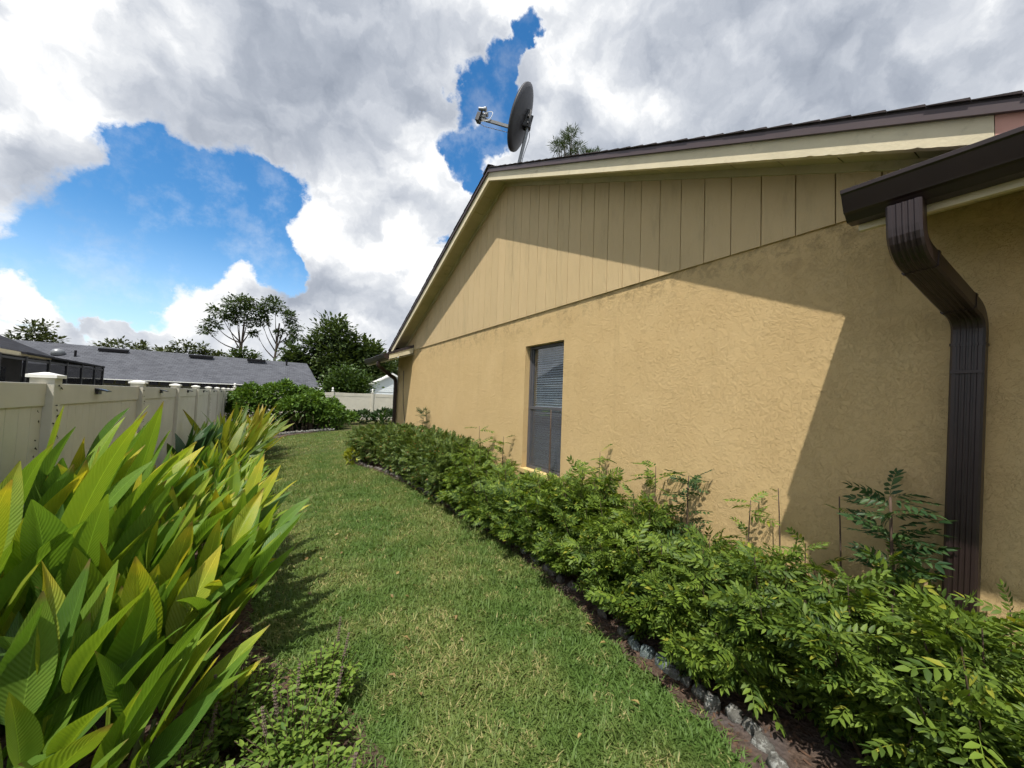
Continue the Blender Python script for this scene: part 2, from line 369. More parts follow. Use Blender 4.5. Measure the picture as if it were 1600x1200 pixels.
BARK = plain('bark', (0.085, 0.066, 0.052), 0.95, 0.1, var=0.35, vscale=6, grain=20, gstr=0.8)
STEMG = plain('green_stem', (0.13, 0.15, 0.055), 0.7, 0.25, var=0.3, vscale=20)
STEMB = plain('brown_stem', (0.10, 0.07, 0.05), 0.85, 0.15, var=0.3, vscale=20)
ARMM = plain('grey_arm_steel', (0.11, 0.115, 0.12), 0.45, 0.5, metal=0.3, var=0.15, vscale=15)
GALV = plain('galvanised_steel', (0.24, 0.25, 0.26), 0.42, 0.5, metal=0.5, var=0.15, vscale=15)
DISHM = plain('dish_grey', (0.050, 0.050, 0.058), 0.5, 0.4, var=0.1, vscale=8)
DISHB = plain('dish_bracket', (0.06, 0.06, 0.065), 0.5, 0.4, var=0.2, vscale=20)
WHITEP = plain('white_paint', (0.80, 0.80, 0.78), 0.55, 0.3, var=0.05)
# ------------------------------------------------------------------ the ground
def make_lawn_soil():
    m, t, out = material('lawn_soil'); p = pos(t)
    n = t.noise(p, 1.3, 5.0, 0.6); f = t.noise(p, 55.0, 5.0, 0.7)
    c = t.mix(t.rng(n, 0.35, 0.65), (0.060, 0.085, 0.022), (0.115, 0.105, 0.040))
    c = t.mix(t.rng(f, 0.35, 0.7), c, (0.045, 0.038, 0.018))
    bsdf(t, out, c, 0.95, 0.1, 0.0, f, 0.8, 0.02); return m
def make_mulch():
    m, t, out = material('bed_soil'); p = pos(t)
    f = t.noise(p, 38.0, 6.0, 0.7); v = t.new('ShaderNodeTexVoronoi'); t.put(v.inputs['Vector'], p); v.inputs['Scale'].default_value = 46
    c = t.mix(t.rng(f, 0.3, 0.7), (0.045, 0.030, 0.021), (0.135, 0.095, 0.072))
    c = t.mix(t.rng(t.noise(p, 4.0, 3.0, 0.5), 0.45, 0.7), c, (0.10, 0.082, 0.075))
    bsdf(t, out, c, 0.95, 0.1, 0.0, t.math('ADD', f, t.math('MULTIPLY', v.outputs[0], 0.6)), 0.9, 0.02); return m
LAWN = make_lawn_soil(); MULCH = make_mulch()
FARGRASS = plain('far_grass', (0.075, 0.12, 0.028), 0.95, 0.1, var=0.3, vscale=0.4, grain=8, gstr=0.8)

xs = [-900, -300, -100, -40, -15, -6, -3, -1.45, -1.0, -.5, 0, .5, 1, 1.5, 2, 2.4, 2.8, 4, 8, 20, 60, 200, 900]
ys = [-900, -200, -60, -20, -6, -2, 0, 2, 4, 6, 8, 10, 12, 14, 16, 18, 20, 24, 30, 40, 60, 120, 300, 900]
V = [(x, y, ground_z(x)) for y in ys for x in xs]; nx = len(xs)
F = [(j*nx+i, j*nx+i+1, (j+1)*nx+i+1, (j+1)*nx+i) for j in range(len(ys)-1) for i in range(nx-1)]
put('ground', np_mesh('ground', V, F, LAWN, smooth=True), kind='structure')

# where the mown grass ends: against the house bed (right) and the fence bed (left)
STONE_R = [(1.90, .75), (1.99, 1.0), (2.03, 1.33), (2.03, 1.65), (2.12, 2.28), (2.22, 3.19), (2.23, 4.0), (2.19, 5.05), (2.12, 6.6), (2.0, 7.9), (1.73, 9.06), (1.63, 9.8)]
EDGE_R = [(1.58, -1.5), (1.68, 0.0), (1.80, .75), (1.87, 1.0), (1.90, 1.33), (1.91, 1.65), (2.02, 2.28), (2.14, 3.19), (2.16, 4.0), (2.12, 5.05), (2.05, 6.6), (1.93, 7.9), (1.66, 9.06), (1.56, 9.8), (1.72, 10.6), (2.2, 11.3), (3.2, 11.6)]
EDGE_L = [(.62, -1.5), (.60, 0.8), (.54, 1.5), (.46, 2.1), (.30, 2.5), (.09, 2.8), (-.03, 3.2), (-.10, 4.0), (-.12, 5.2), (-.16, 7.3), (-.30, 9.7), (-.50, 12.2), (-.42, 14.0), (-.15, 15.6), (.5, 17.0), (1.6, 17.5), (3.0, 16.6), (3.6, 17.6), (5.0, 19.0), (12, 19.5)]
def at_y(edge, y):
    for (x0, y0), (x1, y1) in zip(edge, edge[1:]):
        if y0 <= y <= y1: return x0 + (x1-x0)*(y-y0)/(y1-y0)
    return edge[-1][0]
def fine_edge(edge, step):
    out = []
    for (x0, y0), (x1, y1) in zip(edge, edge[1:]):
        n = max(1, int(math.hypot(x1-x0, y1-y0)/step))
        out += [(x0+(x1-x0)*k/n, y0+(y1-y0)*k/n) for k in range(n)]
    return out + [edge[-1]]
def strip(a_pts, b_pts, zoff):
    V, F = [], []
    for (a, b) in zip(a_pts, b_pts):
        for k in range(6):
            t = k/5; x = a[0]+(b[0]-a[0])*t; y = a[1]+(b[1]-a[1])*t
            V.append((x, y, ground_z(x)+zoff + (0.012*math.sin(x*13+y*7) if 0 < k < 5 else 0)))
    for j in range(len(a_pts)-1):
        for k in range(5): F.append((j*6+k, j*6+k+1, (j+1)*6+k+1, (j+1)*6+k))
    return V, F
rr = random.Random(5)
er = [(x+rr.uniform(-.03, .03), y) for x, y in fine_edge(EDGE_R[:14], 0.09)]
V, F = strip(er, [(2.80, y) for x, y in er], 0.016)
put('house_bed_soil', np_mesh('house_bed_soil', V, F, MULCH, smooth=True), kind='structure')
el = [(x+rr.uniform(-.04, .04), y) for x, y in fine_edge(EDGE_L[:16], 0.12)]
V, F = strip([(-1.36-.0212*y-.05, y if y < 16 else y+2.5) for x, y in el], el, 0.016)
put('fence_bed_soil', np_mesh('fence_bed_soil', V, F, MULCH, smooth=True), kind='structure')

# ------------------------------------------------------------------ the house
XW = 2.755                       # face of the gable wall
XF = 2.455                       # face of the rake fascia
RY = 4.83                        # ridge
YC = 10.30                       # far corner
ZS = 2.826                       # joint between stucco and siding
SR, SL = 0.445, 0.41
def roof_line(zp):
    return lambda y: zp - (SR*(RY-y) if y <= RY else SL*(y-RY))
z_top = roof_line(5.030); z_drip = roof_line(4.972); z_fasc = roof_line(4.850); z_soff = roof_line(4.905)
house = thing('house', (XW, 4.6, 0), 'yellow stucco house with a wide board-clad gable, brown gutters and one tall window', 'house')

def wall_with_hole(y0, y1, z0, z1, hy0, hy1, hz0, hz1, x, depth):
    m = MB()
    Y = [y0, hy0, hy1, y1]; Z = [z0, hz0, hz1, z1]
    for i in range(3):
        for j in range(3):
            if i == 1 and j == 1: continue
            m.add([(x, Y[i], Z[j]), (x, Y[i+1], Z[j]), (x, Y[i+1], Z[j+1]), (x, Y[i], Z[j+1])], [(0, 1, 2, 3)])
    for a, b in (((hy0, hz0), (hy0, hz1)), ((hy0, hz1), (hy1, hz1)), ((hy1, hz1), (hy1, hz0)), ((hy1, hz0), (hy0, hz0))):
        m.add([(x, *a), (x, *b), (x+depth, *b), (x+depth, *a)], [(0, 1, 2, 3)])
    for a, b in (((y0, z0), (y0, z1)), ((y0, z1), (y1, z1)), ((y1, z1), (y1, z0))):
        m.add([(x, *a), (x, *b), (x+depth, *b), (x+depth, *a)], [(0, 1, 2, 3)])
    return m
WY0, WY1, WZ0, WZ1 = 3.386, 4.172, 0.824, 2.409
wm = wall_with_hole(-4.0, YC, -0.1, ZS, WY0, WY1, WZ0, WZ1, XW, 0.2)
wm.box(XW+.2, YC-.2, -.1, 14.0, YC, 3.2)                     # the far wall round the corner
me = bpy.data.meshes.new('stucco_wall'); me.from_pydata([Vector(v)-Vector((XW, 4.6, 0)) for v in wm.v], [], wm.f); me.materials.append(STUCCO)
put('stucco_wall', me, house, (XW, 4.6, 0))

# siding boards, a groove between each
G0, GP = 0.904, 0.2032
zt = lambda y: z_soff(y)+0.02
for i in range(-20, 48):
    a, b = G0+GP*i+0.0032, G0+GP*(i+1)-0.0032
    if b < -3 or a > 9.96: continue
    b = min(b, 9.98)
    m = MB(); xf, xb = XW-0.016, XW+0.03; z0 = ZS-0.022
    ysl = [a, b] if not (a < RY < b) else [a, RY, b]
    if zt(a) < z0+.02 or zt(b) < z0+.02:
        if max(zt(a), zt(b)) < z0+.03: continue
    for p, q in zip(ysl, ysl[1:]):
        m.slope(xf, xb, p, q, lambda y: z0, lambda y: max(z0+.01, zt(y)))
    m.build('siding_board', SIDING, house)
MB().slope(XW+.001, XW+.03, .16, RY, lambda y: ZS-.01, lambda y: max(ZS, zt(y))).slope(XW+.001, XW+.03, RY, 9.98, lambda y: ZS-.01, lambda y: max(ZS, zt(y))).build('siding_backing', GROOVE, house)
# frieze board under the soffit
m = MB()
for y0, y1 in ((-2.0, RY), (RY, 9.93)):
    m.slope(XW-.034, XW-.014, y0, y1, lambda y: z_soff(y)-.052, lambda y: z_soff(y)+.004)
m.build('frieze_board', SOFFIT, house)
# rake soffit boards, laid across
for k in range(-17, 23):
    y0 = RY-.004-.305*(k+1) if k >= 0 else RY+.004+.305*(-k-1)
    y1 = y0+.299 if k >= 0 else y0+.299
    if y0 < -2 or y1 > 9.95: continue
    MB().slope(XF+.015, XW+.02, y0, y1, z_soff, lambda y: z_soff(y)+.012).build('soffit_board', SOFFIT, house)
# fascia (cream), bare end (pink), drip edge (brown), shingles
def rake(name, mat, x0, x1, y0, y1, zb, zt_, parent=house, **kw):
    m = MB(); n = max(2, int((y1-y0)/.12)); r2 = random.Random(hash(name) % 1000 + int(y0*10))
    return m.slope(x0, x1, y0, y1, zb, zt_).build(name, mat, parent, **kw)
# lower edge of the old board is worn: build it in short lengths with slightly uneven bottoms
def worn_fascia(y0, y1, mat, nm, **kw):
    rw = random.Random(3); n = int((y1-y0)/.022); ysx = [y0+(y1-y0)*k/n for k in range(n+1)]
    wob = [rw.uniform(-.0008, .0008) + (rw.uniform(0, .006) if .5 < y < 1.0 and rw.random() < .5 else 0) for y in ysx]
    V, F = [], []
    for y, w in zip(ysx, wob):
        V += [(XF, y, z_fasc(y)+w), (XF+.038, y, z_fasc(y)+w*.5), (XF+.038, y, z_drip(y)+.01), (XF, y, z_drip(y)+.01)]
    for j in range(n):
        for k in range(4): F.append((j*4+k, j*4+(k+1) % 4, (j+1)*4+(k+1) % 4, (j+1)*4+k))
    m = MB(); m.v = V; m.f = F + [(0, 1, 2, 3), (n*4, n*4+1, n*4+2, n*4+3)]
    return m.build(nm, mat, house, **kw)
worn_fascia(0.285, RY, CREAM, 'fascia', label='weathered cream fascia board along the near rake')
worn_fascia(RY+.002, 9.93, CREAM, 'fascia', label='cream fascia board along the far rake')
rake('bare_fascia', PINK, XF+.002, XF+.034, -2.0, 0.283, lambda y: z_fasc(y)+.004, lambda y: z_drip(y)+.012, label='unpainted pink end of the fascia board')
for y0, y1 in ((-2.0, RY), (RY+.0005, 10.0)):
    m = MB()
    m.slope(XF-.020, XF+.05, y0, y1, z_drip, lambda y: z_drip(y)+.045)
    m.slope(XF-.026, XF-.006, y0, y1, lambda y: z_drip(y)-.006, lambda y: z_drip(y)+.002)
    m.build('drip_edge', DRIP, house)
# roof deck and the shingle courses whose butts step along the rake
for y0, y1 in ((-3.0, RY), (RY+.0005, 10.2)):
    MB().slope(XF-.015, 13.0, y0, y1, lambda y: z_drip(y)+.0455, lambda y: z_drip(y)+.058).build('roof_deck', SHINGLE, house)
rs = random.Random(9)
for side in (1, -1):
    s = SR if side == 1 else SL
    for k in range(60):
        ylo = RY - side*0.132*(k+1); yhi = RY - side*0.132*k
        if side == 1 and ylo < -2.5 or side == -1 and ylo > 10.15: break
        xo = XF-.028-rs.uniform(0, .006)
        up_ = lambda y: z_drip(y)+.0585
        a, b = min(ylo, yhi), max(ylo, yhi)
        th = lambda y: up_(y) + 0.003 + .009*abs(y-yhi)/.132
        MB().slope(xo, 13.0, a+.0008, b-.0008, up_, th).build('shingle_course', SHINGLE, house)
MB().prism_x([(RY-.14, z_drip(RY-.14)+.082), (RY, z_drip(RY)+.10), (RY+.14, z_drip(RY+.14)+.082), (RY+.14, z_drip(RY+.14)+.092), (RY, z_drip(RY)+.112), (RY-.14, z_drip(RY-.14)+.092)], XF-.03, 13.0).build('ridge_cap', SHINGLE, house)

# wings: low eaves that run along the wall at both ends
GX = 2.05
def gutter_profile(x, zb, zt_):
    h = zt_-zb
    outer = [(x+.125, zt_), (x+.125, zb), (x+.070, zb), (x+.064, zb+.005), (x+.044, zb+.026), (x+.030, zb+.032), (x+.028, zb+.038), (x+.021, zb+.055), (x+.011, zb+.080), (x+.003, zt_-.024), (x-.006, zt_-.018), (x-.007, zt_-.003), (x-.002, zt_)]
    inner = [(x+.005, zt_-.004), (x+.008, zt_-.022), (x+.017, zb+.080), (x+.028, zb+.055), (x+.036, zb+.038), (x+.050, zb+.030), (x+.074, zb+.007), (x+.120, zb+.006), (x+.120, zt_)]
    return outer + inner
def wing(y0, y1, open_end):
    zb, zt_ = 2.540, 2.665
    MB().prism_y(gutter_profile(GX, zb, zt_), y0, y1).build('gutter', BROWN, house)
    m = MB(); e = y1 if open_end == 'hi' else y0; d = .003
    cap = gutter_profile(GX, zb, zt_)[:13]
    m.prism_y([(x-(.0015 if x < GX+.1 else 0), z) for x, z in cap], e-d if open_end == 'lo' else e, e if open_end == 'lo' else e+d)
    m.build('gutter_end_cap', BROWN, house)
    fx = GX+.128
    MB().box(fx, y0+.02, 2.512, fx+.022, y1-.02, 2.672).build('eave_fascia', CREAM, house)
    MB().hexa([(fx+.0225, y0+.02, 2.520), (XW-.004, y0+.02, 2.705), (XW-.004, y1-.02, 2.705), (fx+.0225, y1-.02, 2.520), (fx+.0225, y0+.02, 2.532), (XW-.004, y0+.02, 2.717), (XW-.004, y1-.02, 2.717), (fx+.0225, y1-.02, 2.532)]).build('eave_soffit', SOFFIT, house)
    # roof slab of the wing
    x1 = 3.45; zr = lambda x: 2.680+.40*(x-fx)
    MB().hexa([(fx-.04, y0-.02, zr(fx-.04)), (x1, y0-.02, zr(x1)), (x1, y1+.02, zr(x1)), (fx-.04, y1+.02, zr(fx-.04)), (fx-.04, y0-.02, zr(fx-.04)+.028), (x1, y0-.02, zr(x1)+.028), (x1, y1+.02, zr(x1)+.028), (fx-.04, y1+.02, zr(fx-.04)+.028)]).build('wing_roof', SHINGLE, house)
    # rake board closing the end
    ye0, ye1 = (y1-.018, y1+.004) if open_end == 'hi' else (y0-.004, y0+.018)
    MB().hexa([(fx+.0, ye0, 2.545), (XW-.02, ye0, 2.735), (XW-.02, ye1, 2.735), (fx+.0, ye1, 2.545), (fx+.0, ye0, 2.650), (XW-.02, ye0, zr(XW)-.045), (XW-.02, ye1, zr(XW)-.045), (fx+.0, ye1, 2.650)]).build('rake_board', CREAM, house)
    MB().hexa([(fx-.03, ye0-.012, 2.652), (XW-.018, ye0-.012, zr(XW)-.047), (XW-.018, ye1+.012, zr(XW)-.047), (fx-.03, ye1+.012, 2.652), (fx-.03, ye0-.012, 2.679-.012), (XW-.018, ye0-.012, zr(XW)-.004), (XW-.018, ye1+.012, zr(XW)-.004), (fx-.03, ye1+.012, 2.679-.012)]).build('wing_drip_edge', DRIP, house)
wing(-3.5, 0.655, 'hi')
wing(8.96, 11.2, 'lo')

# downspouts: ribbed rectangular pipe with two elbows
def ribbed(w, d, ribs):
    pts = []; n = ribs*2+1
    pts += [(-w/2, -d/2+.008), (-w/2+.008, -d/2)]
    for k in range(ribs):
        c = -w/2+.018 + (w-.036)*(k+.5)/ribs; q = (w-.036)/ribs*.28
        pts += [(c-q*1.5, -d/2), (c-q*.7, -d/2+.0035), (c+q*.7, -d/2+.0035), (c+q*1.5, -d/2)]
    pts += [(w/2-.008, -d/2), (w/2, -d/2+.008), (w/2, d/2-.008), (w/2-.008, d/2), (-w/2+.008, d/2), (-w/2, d/2-.008)]
    return pts
def downspout(path, w, d, name, label):
    root = None
    p = bend(path, .085, 6)
    o = MB().sweep(p, ribbed(w, d, 4), (0, 1, 0)).build(name, BROWN, house, label=label)
    for a, b, q in ((1, 2, .20), (1, 2, .80), (2, 3, .07)):
        A, B = Vector(path[a]), Vector(path[b]); c = A.lerp(B, q); dd = (B-A).normalized()*.006
        MB().sweep([c-dd, c+dd], ribbed(w+.006, d+.006, 4), (0, 1, 0)).build('elbow_seam', BROWN, o)
    return o
ds = downspout([(GX+.062, .470, 2.542), (GX+.062, .468, 2.365), (2.700, .392, 2.165), (2.704, .452, .25)], .105, .078, 'downspout', 'brown ribbed downspout with two elbows at the near end of the wall')
MB().box(2.6545, .352, 1.898, 2.662, .448, 1.912).build('strap', BROWN, ds)
ds2 = downspout([(GX+.062, 9.70, 2.542), (GX+.062, 9.71, 2.42), (2.690, 10.235, 2.14), (2.694, 10.235, .2)], .10, .075, 'downspout', 'brown downspout at the far corner of the wall')
# telephone wire sagging down the corner
MB().tube([(XW-.012, 9.72, 2.35), (XW-.012, 9.70, 1.9), (XW-.012, 9.62, 1.5), (XW-.012, 9.40, 1.05), (XW-.012, 9.22, .8)], .006, 5).build('wall_cable', BLACKP, house)

# ------------------------------------------------------------------ window
XG = XW+.085
win = bpy.data.objects.new('window', None); link(win, house, (XW+.1, (WY0+WY1)/2, WZ0))
def wbox(nm, mat, *b, parent=win): return MB().box(*b).build(nm, mat, parent, bevel=.003)
fw = .034
wbox('frame', FRAME, XG-.012, WY0+.002, WZ0+.022, XG+.05, WY0+fw, WZ1-.002)
wbox('frame', FRAME, XG-.012, WY1-fw, WZ0+.022, XG+.05, WY1-.002, WZ1-.002)
wbox('frame', FRAME, XG-.011, WY0+fw+.001, WZ1-fw, XG+.049, WY1-fw-.001, WZ1-.002)
wbox('frame', FRAME, XG-.011, WY0+fw+.001, WZ0+.022, XG+.049, WY1-fw-.001, WZ0+.022+fw)
zm = WZ0+.022+(WZ1-WZ0)*.485
wbox('meeting_rail', FRAME, XG-.018, WY0+fw+.001, zm-.02, XG+.03, WY1-fw-.001, zm+.022)
ya, yb = WY0+fw+.001, WY1-fw-.001
for y0, y1 in ((ya, ya+.022), (yb-.022, yb)):
    wbox('upper_stile', FRAME, XG+.006, y0, zm+.023, XG+.034, y1, WZ1-fw-.001)
    wbox('lower_stile', FRAME, XG-.014, y0, WZ0+.057, XG+.012, y1, zm-.021)
MB().box(XG+.018, ya+.022, zm+.023, XG+.022, yb-.022, WZ1-fw-.001).build('pane', GLASS, win)
MB().box(XG+.004, ya+.022, WZ0+.057, XG+.008, yb-.022, zm-.021).build('pane', GLASS, win)
MB().box(XG-.010, ya+.0225, WZ0+.057, XG-.008, yb-.0225, zm-.021).build('insect_screen', SCREEN, win)
MB().box(XW-.014, WY0-.03, WZ0-.045, XG+.06, WY1+.03, WZ0+.018).build('sill', SILLM, win, bevel=.006)
zs_ = WZ0+.07; k = 0
slat_me = None
while zs_ < WZ1-.03:
    if slat_me is None:
        m = MB(); y0, y1 = WY0+.03, WY1-.03; x = XG+.09
        m.hexa([(x-.016, y0, zs_-.0115), (x+.016, y0, zs_+.0085), (x+.016, y1, zs_+.0085), (x-.016, y1, zs_-.0115), (x-.0165, y0, zs_-.0105), (x+.0155, y0, zs_+.0095), (x+.0155, y1, zs_+.0095), (x-.0165, y1, zs_-.0105)])
        slat_me, sc = m.mesh('slat', SLATM)
        z_first = zs_; 
    put('slat', slat_me, win, sc+Vector((0, 0, zs_-z_first+.0012*math.sin(k*2.1)))); zs_ += .029; k += 1
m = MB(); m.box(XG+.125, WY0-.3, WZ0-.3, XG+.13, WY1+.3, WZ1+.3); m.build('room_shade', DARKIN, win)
for s_ in (0.2, 0.8): MB().tube([(XG+.07, WY0+(WY1-WY0)*s_, WZ0+.06), (XG+.07, WY0+(WY1-WY0)*s_, WZ1-.04)], .0012, 4).build('blind_cord', SLATM, win)

# ------------------------------------------------------------------ satellite dish on the roof
def build_dish():
    base = Vector((2.74, 4.55, z_drip(4.55)+.08))
    d = thing('satellite_dish', base, 'dark oval satellite dish with a feed arm, mounted on the roof near the ridge', 'satellite dish')
    R_, U_, F_ = cam_axes(); R_ = Vector((R_.x, R_.y, 0)).normalized(); F_ = Vector((F_.x, F_.y, 0)).normalized(); Z = Vector((0, 0, 1))
    c = Vector((2.75, 4.50, 5.70))
    nrm = (-0.93*R_ + 0.22*F_ + 0.33*Z).normalized()           # the way the dish looks
    upv = (Z - nrm*Z.dot(nrm)).normalized(); sid = nrm.cross(upv)
    rx, ry = .335, .455
    V, F = [], []; nr, na = 7, 36
    for side in (0, 1):
        for i in range(nr+1):
            r = i/nr
            for j in range(na):
                a = 2*math.pi*j/na
                p = c + sid*rx*r*math.cos(a) + upv*ry*r*math.sin(a) + nrm*(.085*(r*r-1)) - nrm*(.012*side) + nrm*(.014 if (i == nr) else 0)*(1-side)
                V.append(tuple(p))
    off = (nr+1)*na
    for s in (0, 1):
        for i in range(nr):
            for j in range(na):
                q = (s*off+i*na+j, s*off+i*na+(j+1) % na, s*off+(i+1)*na+(j+1) % na, s*off+(i+1)*na+j)
                F.append(q if s == 0 else q[::-1])
    for j in range(na): F.append((nr*na+j, nr*na+(j+1) % na, off+nr*na+(j+1) % na, off+nr*na+j))
    m = MB(); m.v = V; m.f = F; m.build('reflector', DISHM, d, smooth=True)
    back = c - nrm*.10
    top = back - upv*.08 - nrm*.03
    foot = base
    m = MB(); m.tube(bend([foot, foot+Vector((0.02, -.02, .10)), top-Z*.10, top], .08, 4), .024, 10); m.build('mast', GALV, d, smooth=True)
    m = MB(); m.box(foot.x-.07, foot.y-.06, foot.z-.012, foot.x+.07, foot.y+.06, foot.z+.004); m.build('foot_plate', GALV, d)
    m = MB(); o = back
    for a, b in ((.055, .10), (-.055, .10)):
        pa = o + sid*a
        m.hexa([tuple(pa+sid*s1+upv*u1+nrm*n1) for (n1, s1, u1) in ((-.07, -.006, -.13), (.012, -.006, -.13), (.012, .006, -.13), (-.07, .006, -.13), (-.05, -.006, .10), (.012, -.006, .10), (.012, .006, .10), (-.05, .006, .10))])
    m.tube([o-nrm*.03-sid*.09, o-nrm*.03+sid*.09], .018, 8); m.tube([o-nrm*.055-upv*.09-sid*.085, o-nrm*.055-upv*.09+sid*.085], .014, 8)
    m.tube([o-nrm*.07-upv*.12, o-nrm*.02+upv*.04], .03, 8)
    m.build('mount_bracket', DISHB, d)
    low = c - upv*.17 - nrm*.05
    tip = low + nrm*.66 + upv*.045
    m = MB(); m.sweep([low-nrm*.03, tip], [(-.015, -.02), (.015, -.02), (.015, .02), (-.015, .02)], sid); m.build('feed_arm', ARMM, d)
    hz = (c-tip).normalized()
    lnb = bpy.data.objects.new('feed_head', None); link(lnb, d, tip)
    m = MB(); m.sweep([tip-upv*.055, tip+upv*.06], [(-.05, -.02), (.05, -.02), (.05, .035), (-.05, .035)], sid); m.build('bracket', DISHB, lnb)
    for s_, u_ in ((-.045, .10), (.045, .085), (0, .02)):
        b0 = tip + sid*s_ + upv*u_
        m = MB(); m.tube([b0+nrm*.03, b0+hz*.05, b0+hz*.052, b0+hz*.085], [.024, .024, .032, .032], 10); m.build('feed_horn', GALV, lnb, smooth=False)
    m = MB(); m.tube([tip+sid*.0+upv*.12, tip+upv*.03], .016, 6); m.build('stalk', DISHB, lnb)
    def cable(pts, nm='cable', mat=BLACKP):
        P = bend(pts, .2, 6); MB().tube(P, .0045, 5).build(nm, mat, d, smooth=True)
    cable([tip+upv*.08+hz*.03, tip+upv*.09+hz*.20-sid*.02, tip+hz*.19-upv*.06-sid*.03, tip-upv*.05+hz*.03], mat=WHITEP)
    cable([tip-upv*.05, tip-upv*.10-nrm*.10, low+nrm*.10-upv*.07, low+nrm*.03-upv*.0])
    cable([low+nrm*.02, low+nrm*.06+upv*.10, low+upv*.16])
    cable([top-Z*.02, top+R_*.05-Z*.15, foot+R_*.08+Z*.2, foot+R_*.06+Z*.02])
build_dish()

# ------------------------------------------------------------------ white vinyl fence along the left
FS = 2.49; FY0 = 4.244
def fx_at(y): return -1.36-.0212*y
ZF = 1.70
fence = thing('vinyl_fence', (fx_at(8), 8, ground_z(-1.6)), 'long white vinyl privacy fence with capped posts along the left side', 'fence')
ang = math.atan(.0212)
def fbox(nm, mat, y0, y1, dx0, dx1, z0, z1, parent=fence, bevel=0.0, build=True):
    p = [(fx_at(y)+dx, y, z) for z in (z0, z1) for (dx, y) in ((dx0, y0), (dx1, y0), (dx1, y1), (dx0, y1))]
    m = MB(); m.hexa(p); return m.build(nm, mat, parent, bevel=bevel) if build else m
posts = [FY0+FS*k for k in range(-3, 9)]
gz = ground_z(-1.6)
for k, y in enumerate(posts):
    po = fbox('post', VINYL, y-.0635, y+.0635, -.0635, .0635, gz, ZF+.045, bevel=.004)
    x = fx_at(y); c = .078
    m = MB(); z0, z1, z2 = ZF+.040, ZF+.062, ZF+.082
    m.box(x-c, y-c, z0, x+c, y+c, z1)
    m.add([(x-c, y-c, z1+.0003), (x+c, y-c, z1+.0003), (x+c, y+c, z1+.0003), (x-c, y+c, z1+.0003), (x-.012, y-.012, z2), (x+.012, y-.012, z2), (x+.012, y+.012, z2), (x-.012, y+.012, z2)], [(0, 1, 5, 4), (1, 2, 6, 5), (2, 3, 7, 6), (3, 0, 4, 7), (4, 5, 6, 7)])
    m.build('post_cap', VINYLCAP, po)
for k in range(len(posts)-1):
    y0, y1 = posts[k]+.064, posts[k+1]-.064
    fbox('top_rail', VINYL, y0, y1, -.024, .024, ZF-.165, ZF, bevel=.004)
    fbox('bottom_rail', VINYL, y0, y1, -.024, .024, gz+.05, gz+.19)
    nb = 15; w = (y1-y0)/nb
    if 2 <= k <= 4:
        for b in range(nb):
            fbox('board', VINYL, y0+w*b+.0012, y0+w*(b+1)-.0012, -.012, .012, gz+.1901, ZF-.1651, bevel=.003)
    else:
        m = MB()
        for b in range(nb):
            q = fbox('', None, y0+w*b+.0012, y0+w*(b+1)-.0012, -.012, .012, gz+.1901, ZF-.1651, build=False); m.add(q.v, q.f)
        m.build('board_panel', VINYL, fence)
# dried vine scraps that cling to posts and rails
rv = random.Random(21)
m = MB()
for (y, dx) in ((posts[3], .0655), (posts[4], .0655), (posts[3]-.17, .026), (posts[4]+.12, .014), (posts[7], .0655), (posts[3]+.16, .026)):
    for _ in range(17 if dx > .05 else 7):
        z = rv.uniform(ZF-.75, ZF-.01); yy = y+rv.uniform(-.05, .05); x = fx_at(y)+dx; a = rv.uniform(.006, .020); b = rv.uniform(.004, .013)
        m.add([(x+.001, yy-a, z), (x+rv.uniform(.003, .012), yy, z-b), (x+rv.uniform(.001, .008), yy+a, z+rv.uniform(-.01, .01)), (x+.001, yy, z+b)], [(0, 1, 2, 3)])
for y in (posts[3], posts[4]):
    for _ in range(10):
        z = rv.uniform(ZF-.55, ZF-.02); x = fx_at(y)-.0635; yy = y-.0655; a = rv.uniform(.008, .02)
        m.add([(x+.03, yy, z), (x+.03+a, yy-.01, z+.006), (x+.03+a*2, yy-.002, z-.004), (x+.03+a, yy-.002, z-.012)], [(0, 1, 2, 3)])
m.build('dried_vine_scraps', TWIG, fence, kind='stuff')
names = ['nearest to the camera', 'second', 'third', 'fourth', 'fifth', 'sixth', 'seventh', 'eighth']
for i, k in enumerate(range(3, 10)):
    y = (posts[k]+posts[k+1])/2 - (.30 if k == 3 else .1); x = fx_at(y)+.026
    s = thing('solar_fence_light', (x, y, ZF-.07), 'small black solar light on the top fence rail, ' + ('nearest to the camera' if i == 0 else names[i] + ' along the fence'), 'solar light', 'solar lights on the fence rail')
    MB().hexa([(x, y-.055, ZF-.040), (x+.085, y-.055, ZF-.062), (x+.085, y+.055, ZF-.062), (x, y+.055, ZF-.040), (x, y-.055, ZF-.030), (x+.087, y-.055, ZF-.052), (x+.087, y+.055, ZF-.052), (x, y+.055, ZF-.030)]).build('hood', BLACKP, s)
    MB().hexa([(x+.012, y-.045, ZF-.0325), (x+.075, y-.045, ZF-.0485), (x+.075, y+.045, ZF-.0485), (x+.012, y+.045, ZF-.0325), (x+.012, y-.045, ZF-.0305), (x+.075, y-.045, ZF-.0465), (x+.075, y+.045, ZF-.0465), (x+.012, y+.045, ZF-.0305)]).build('solar_panel', SOLAR, s)
    MB().box(x, y-.04, ZF-.085, x+.022, y+.04, ZF-.0425).build('lamp_body', BLACKP, s)

